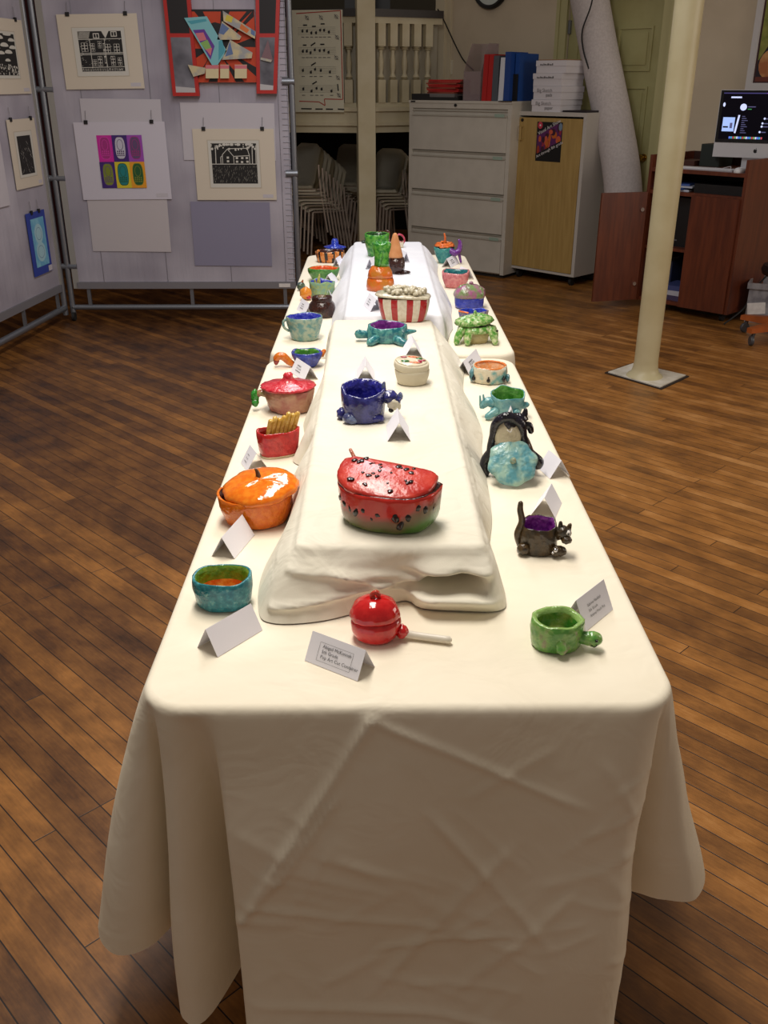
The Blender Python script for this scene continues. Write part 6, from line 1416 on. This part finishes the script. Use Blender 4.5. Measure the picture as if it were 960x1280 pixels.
# brown cat pot
CAT = glaze('cat brown', (40, 30, 16), (74, 54, 24), scale=50, rough=.3, c3=(24, 18, 12)); 
t, a, b_, h, s = pot('cat_pot', 'dark brown cat pot with upright tail and purple inside', (646, 645, 696, 697), .82, .9, yaw=-4)
bowl(t, a, b_, h, CAT, PUR, tilt=.006, seed=170, wob=.05, base=.95, wall=.13, floor=.45, top=.9, rimw=.004)
part(t, 'tail', CAT, lambda bm: worm(bm, [(-a*.85, -.0, h*.2), (-a*1.05, -.004, h*.6), (-a*.88, -.004, h*1.05), (-a*1.0, -.004, h*1.45), (-a*1.0, -.004, h*1.72)], [.008, .007, .0065, .006, .0045], n=12))
hd = part(t, 'head', CAT, lambda bm: (blob(bm, (a*1.15, -.012, h*.78), (.015, .014, .013), 3, .1), blob(bm, (a*1.3, -.024, h*.60), (.010, .009, .008), 4, .1), worm(bm, [(a*.85, 0, h*.6), (a*1.1, -.01, h*.75)], [.013, .013])))
part(t, 'ear', CAT, lambda bm: worm(bm, [(a*1.02, -.010, h*.9), (a*1.0, -.010, h*1.12)], [.006, .003]), par=hd); part(t, 'ear', CAT, lambda bm: worm(bm, [(a*1.42, -.006, h*.85), (a*1.5, -.006, h*1.02)], [.006, .003]), par=hd)
part(t, 'eye', EYEW, lambda bm: (eye(bm, (a*1.36, -.020, h*.82), .0055), ), par=hd); part(t, 'pupil', EYEB, lambda bm: eye(bm, (a*1.37, -.0252, h*.82), .0022), par=hd)
part(t, 'paw', CAT, lambda bm: blob(bm, (a*1.05, -.022, .011), (.012, .012, .010), 3, .08)); part(t, 'paw', CAT, lambda bm: blob(bm, (a*.85, -b_*.8, .012), (.011, .011, .011), 5, .08)); part(t, 'paw', CAT, lambda bm: blob(bm, (-a*.75, -b_*.65, .012), (.013, .012, .012), 6, .08))
part(t, 'bell', CHROME, lambda bm: (eye(bm, (a*.78, -b_*.9-.006, .018), .0045), eye(bm, (a*.66, -b_*.95-.003, .012), .003)))
# green turtle bowl
TGR = glaze('turtle green', (84, 146, 60), (124, 168, 84), scale=60, ramp=(.42, .6), c3=(140, 140, 104)); TGI = glaze('turtle inside', (60, 124, 40), (150, 160, 80), scale=40); TRM = glaze('turtle rim', (140, 176, 96))
t, a, b_, h, s = pot('turtle_bowl', 'green turtle bowl with smiling head near right table corner', (659, 758, 727, 819), .86, .85, cat='pot')
bm = bmesh.new(); pr_, r_ = bowlprof(h, .2, .3, .9, 1.0, .96); clay(bm, pr_, a, b_, 2.2, 180, .035, .003, rim=r_, mif=lambda q, k, m: 2 if r_-1 <= k <= r_+1 else m); obj('bowl_body', bm, [TGR, TGI, TRM], t, ang=180)
hd = part(t, 'head', TGR, lambda bm: (worm(bm, [(a*.8, -b_*.3, h*.4), (a*1.15, -b_*.4, h*.38)], [.010, .012]), blob(bm, (a*1.28, -b_*.42, h*.38), (.0145, .013, .0125), 3, .05)))
part(t, 'eye', EYEB, lambda bm: eye(bm, (a*1.34, -b_*.42-.0125, h*.46), .0025), par=hd)
part(t, 'mouth', EYEB, lambda bm: worm(bm, [(a*1.16, -b_*.42-.0115, h*.30), (a*1.27, -b_*.42-.014, h*.25), (a*1.38, -b_*.42-.0115, h*.30), (a*1.44, -b_*.42-.006, h*.36)], [.0008]*4, n=6), par=hd)
part(t, 'leg', TGR, lambda bm: worm(bm, [(a*.02, -b_*.85, h*.5), (a*.05, -b_*1.12, .012)], [.008, .009], n=12)); part(t, 'leg', TGR, lambda bm: worm(bm, [(a*.1, b_*.85, h*.4), (a*.1, b_*1.1, .012)], [.008, .009], n=12))
# lollipop pot
LR = glaze('apple red', (186, 16, 20), (200, 30, 30), rough=.08, bump=.4, bscale=40); 
t, a, b_, h, s = pot('lollipop_pot', 'red lollipop shaped pot with lid and white stick', (438, 742, 502, 808), .92, .75)
h *= 1.22
part(t, 'pot_body', LR, lambda bm: clay(bm, [(.5, 0), (.74, 0), (.88, h*.1), (.98, h*.25), (1.0, h*.4), (.95, h*.55), (.4, h*.55)], a, b_, 2, 190, .02))
ld = part(t, 'lid', LR, lambda bm: clay(bm, [(.5, h*.56), (.97, h*.56), (1.0, h*.60), (.95, h*.72), (.8, h*.87), (.55, h*.96), (.25, h*1.0), (.05, h*1.0)], a, b_, 2, 191, .035, 0, M=roty(R(-2)), fr=2.5))
part(t, 'stem', glaze('pale red', (190, 60, 44)), lambda bm: worm(bm, [(-.003, 0, h*.98), (-.006, 0, h*1.08), (.001, 0, h*1.14), (.005, 0, h*1.06)], [.004]*4), par=ld)
part(t, 'collar', LR, lambda bm: blob(bm, (a*1.02, -b_*.2, .014), (.010, .012, .012), 5, .12))
e_ = onz(562, 807, TZ)-t.location
part(t, 'stick', mat('white stick glaze', (224, 216, 200), .4), lambda bm: worm(bm, [(a*1.0, -b_*.2, .012), (a*1.5, -b_*.25, .0075), (e_.x, e_.y+.004, .0068)], [.0075, .0065, .0062], n=12))
#POTS<
# ------------------------------------------------------------------ lighting
def area(name, loc, rot, size, size_y, power, col):
    l = bpy.data.lights.new(name, 'AREA'); l.shape = 'RECTANGLE'; l.size = size; l.size_y = size_y; l.energy = power; l.color = col
    o = bpy.data.objects.new(name, l); COL.objects.link(o); o.location = loc; o.rotation_euler = rot; return o
area('ceiling_light_near', (-.3, 2.0, 3.2), (0, 0, 0), .5, 1.6, 68, (1, .94, .85))
area('ceiling_light_far', (-.2, 4.3, 3.2), (0, 0, 0), .5, 2.0, 44, (.96, .96, 1.0))
area('window_right', (5.2, 3.2, 2.0), (R(90), 0, R(70)), 2.2, 1.6, 50, (1.0, .9, .78))
wd = bpy.data.worlds.new('world'); SC.world = wd; wd.use_nodes = True
wd.node_tree.nodes['Background'].inputs[0].default_value = (1.0, .86, .74, 1); wd.node_tree.nodes['Background'].inputs[1].default_value = .212
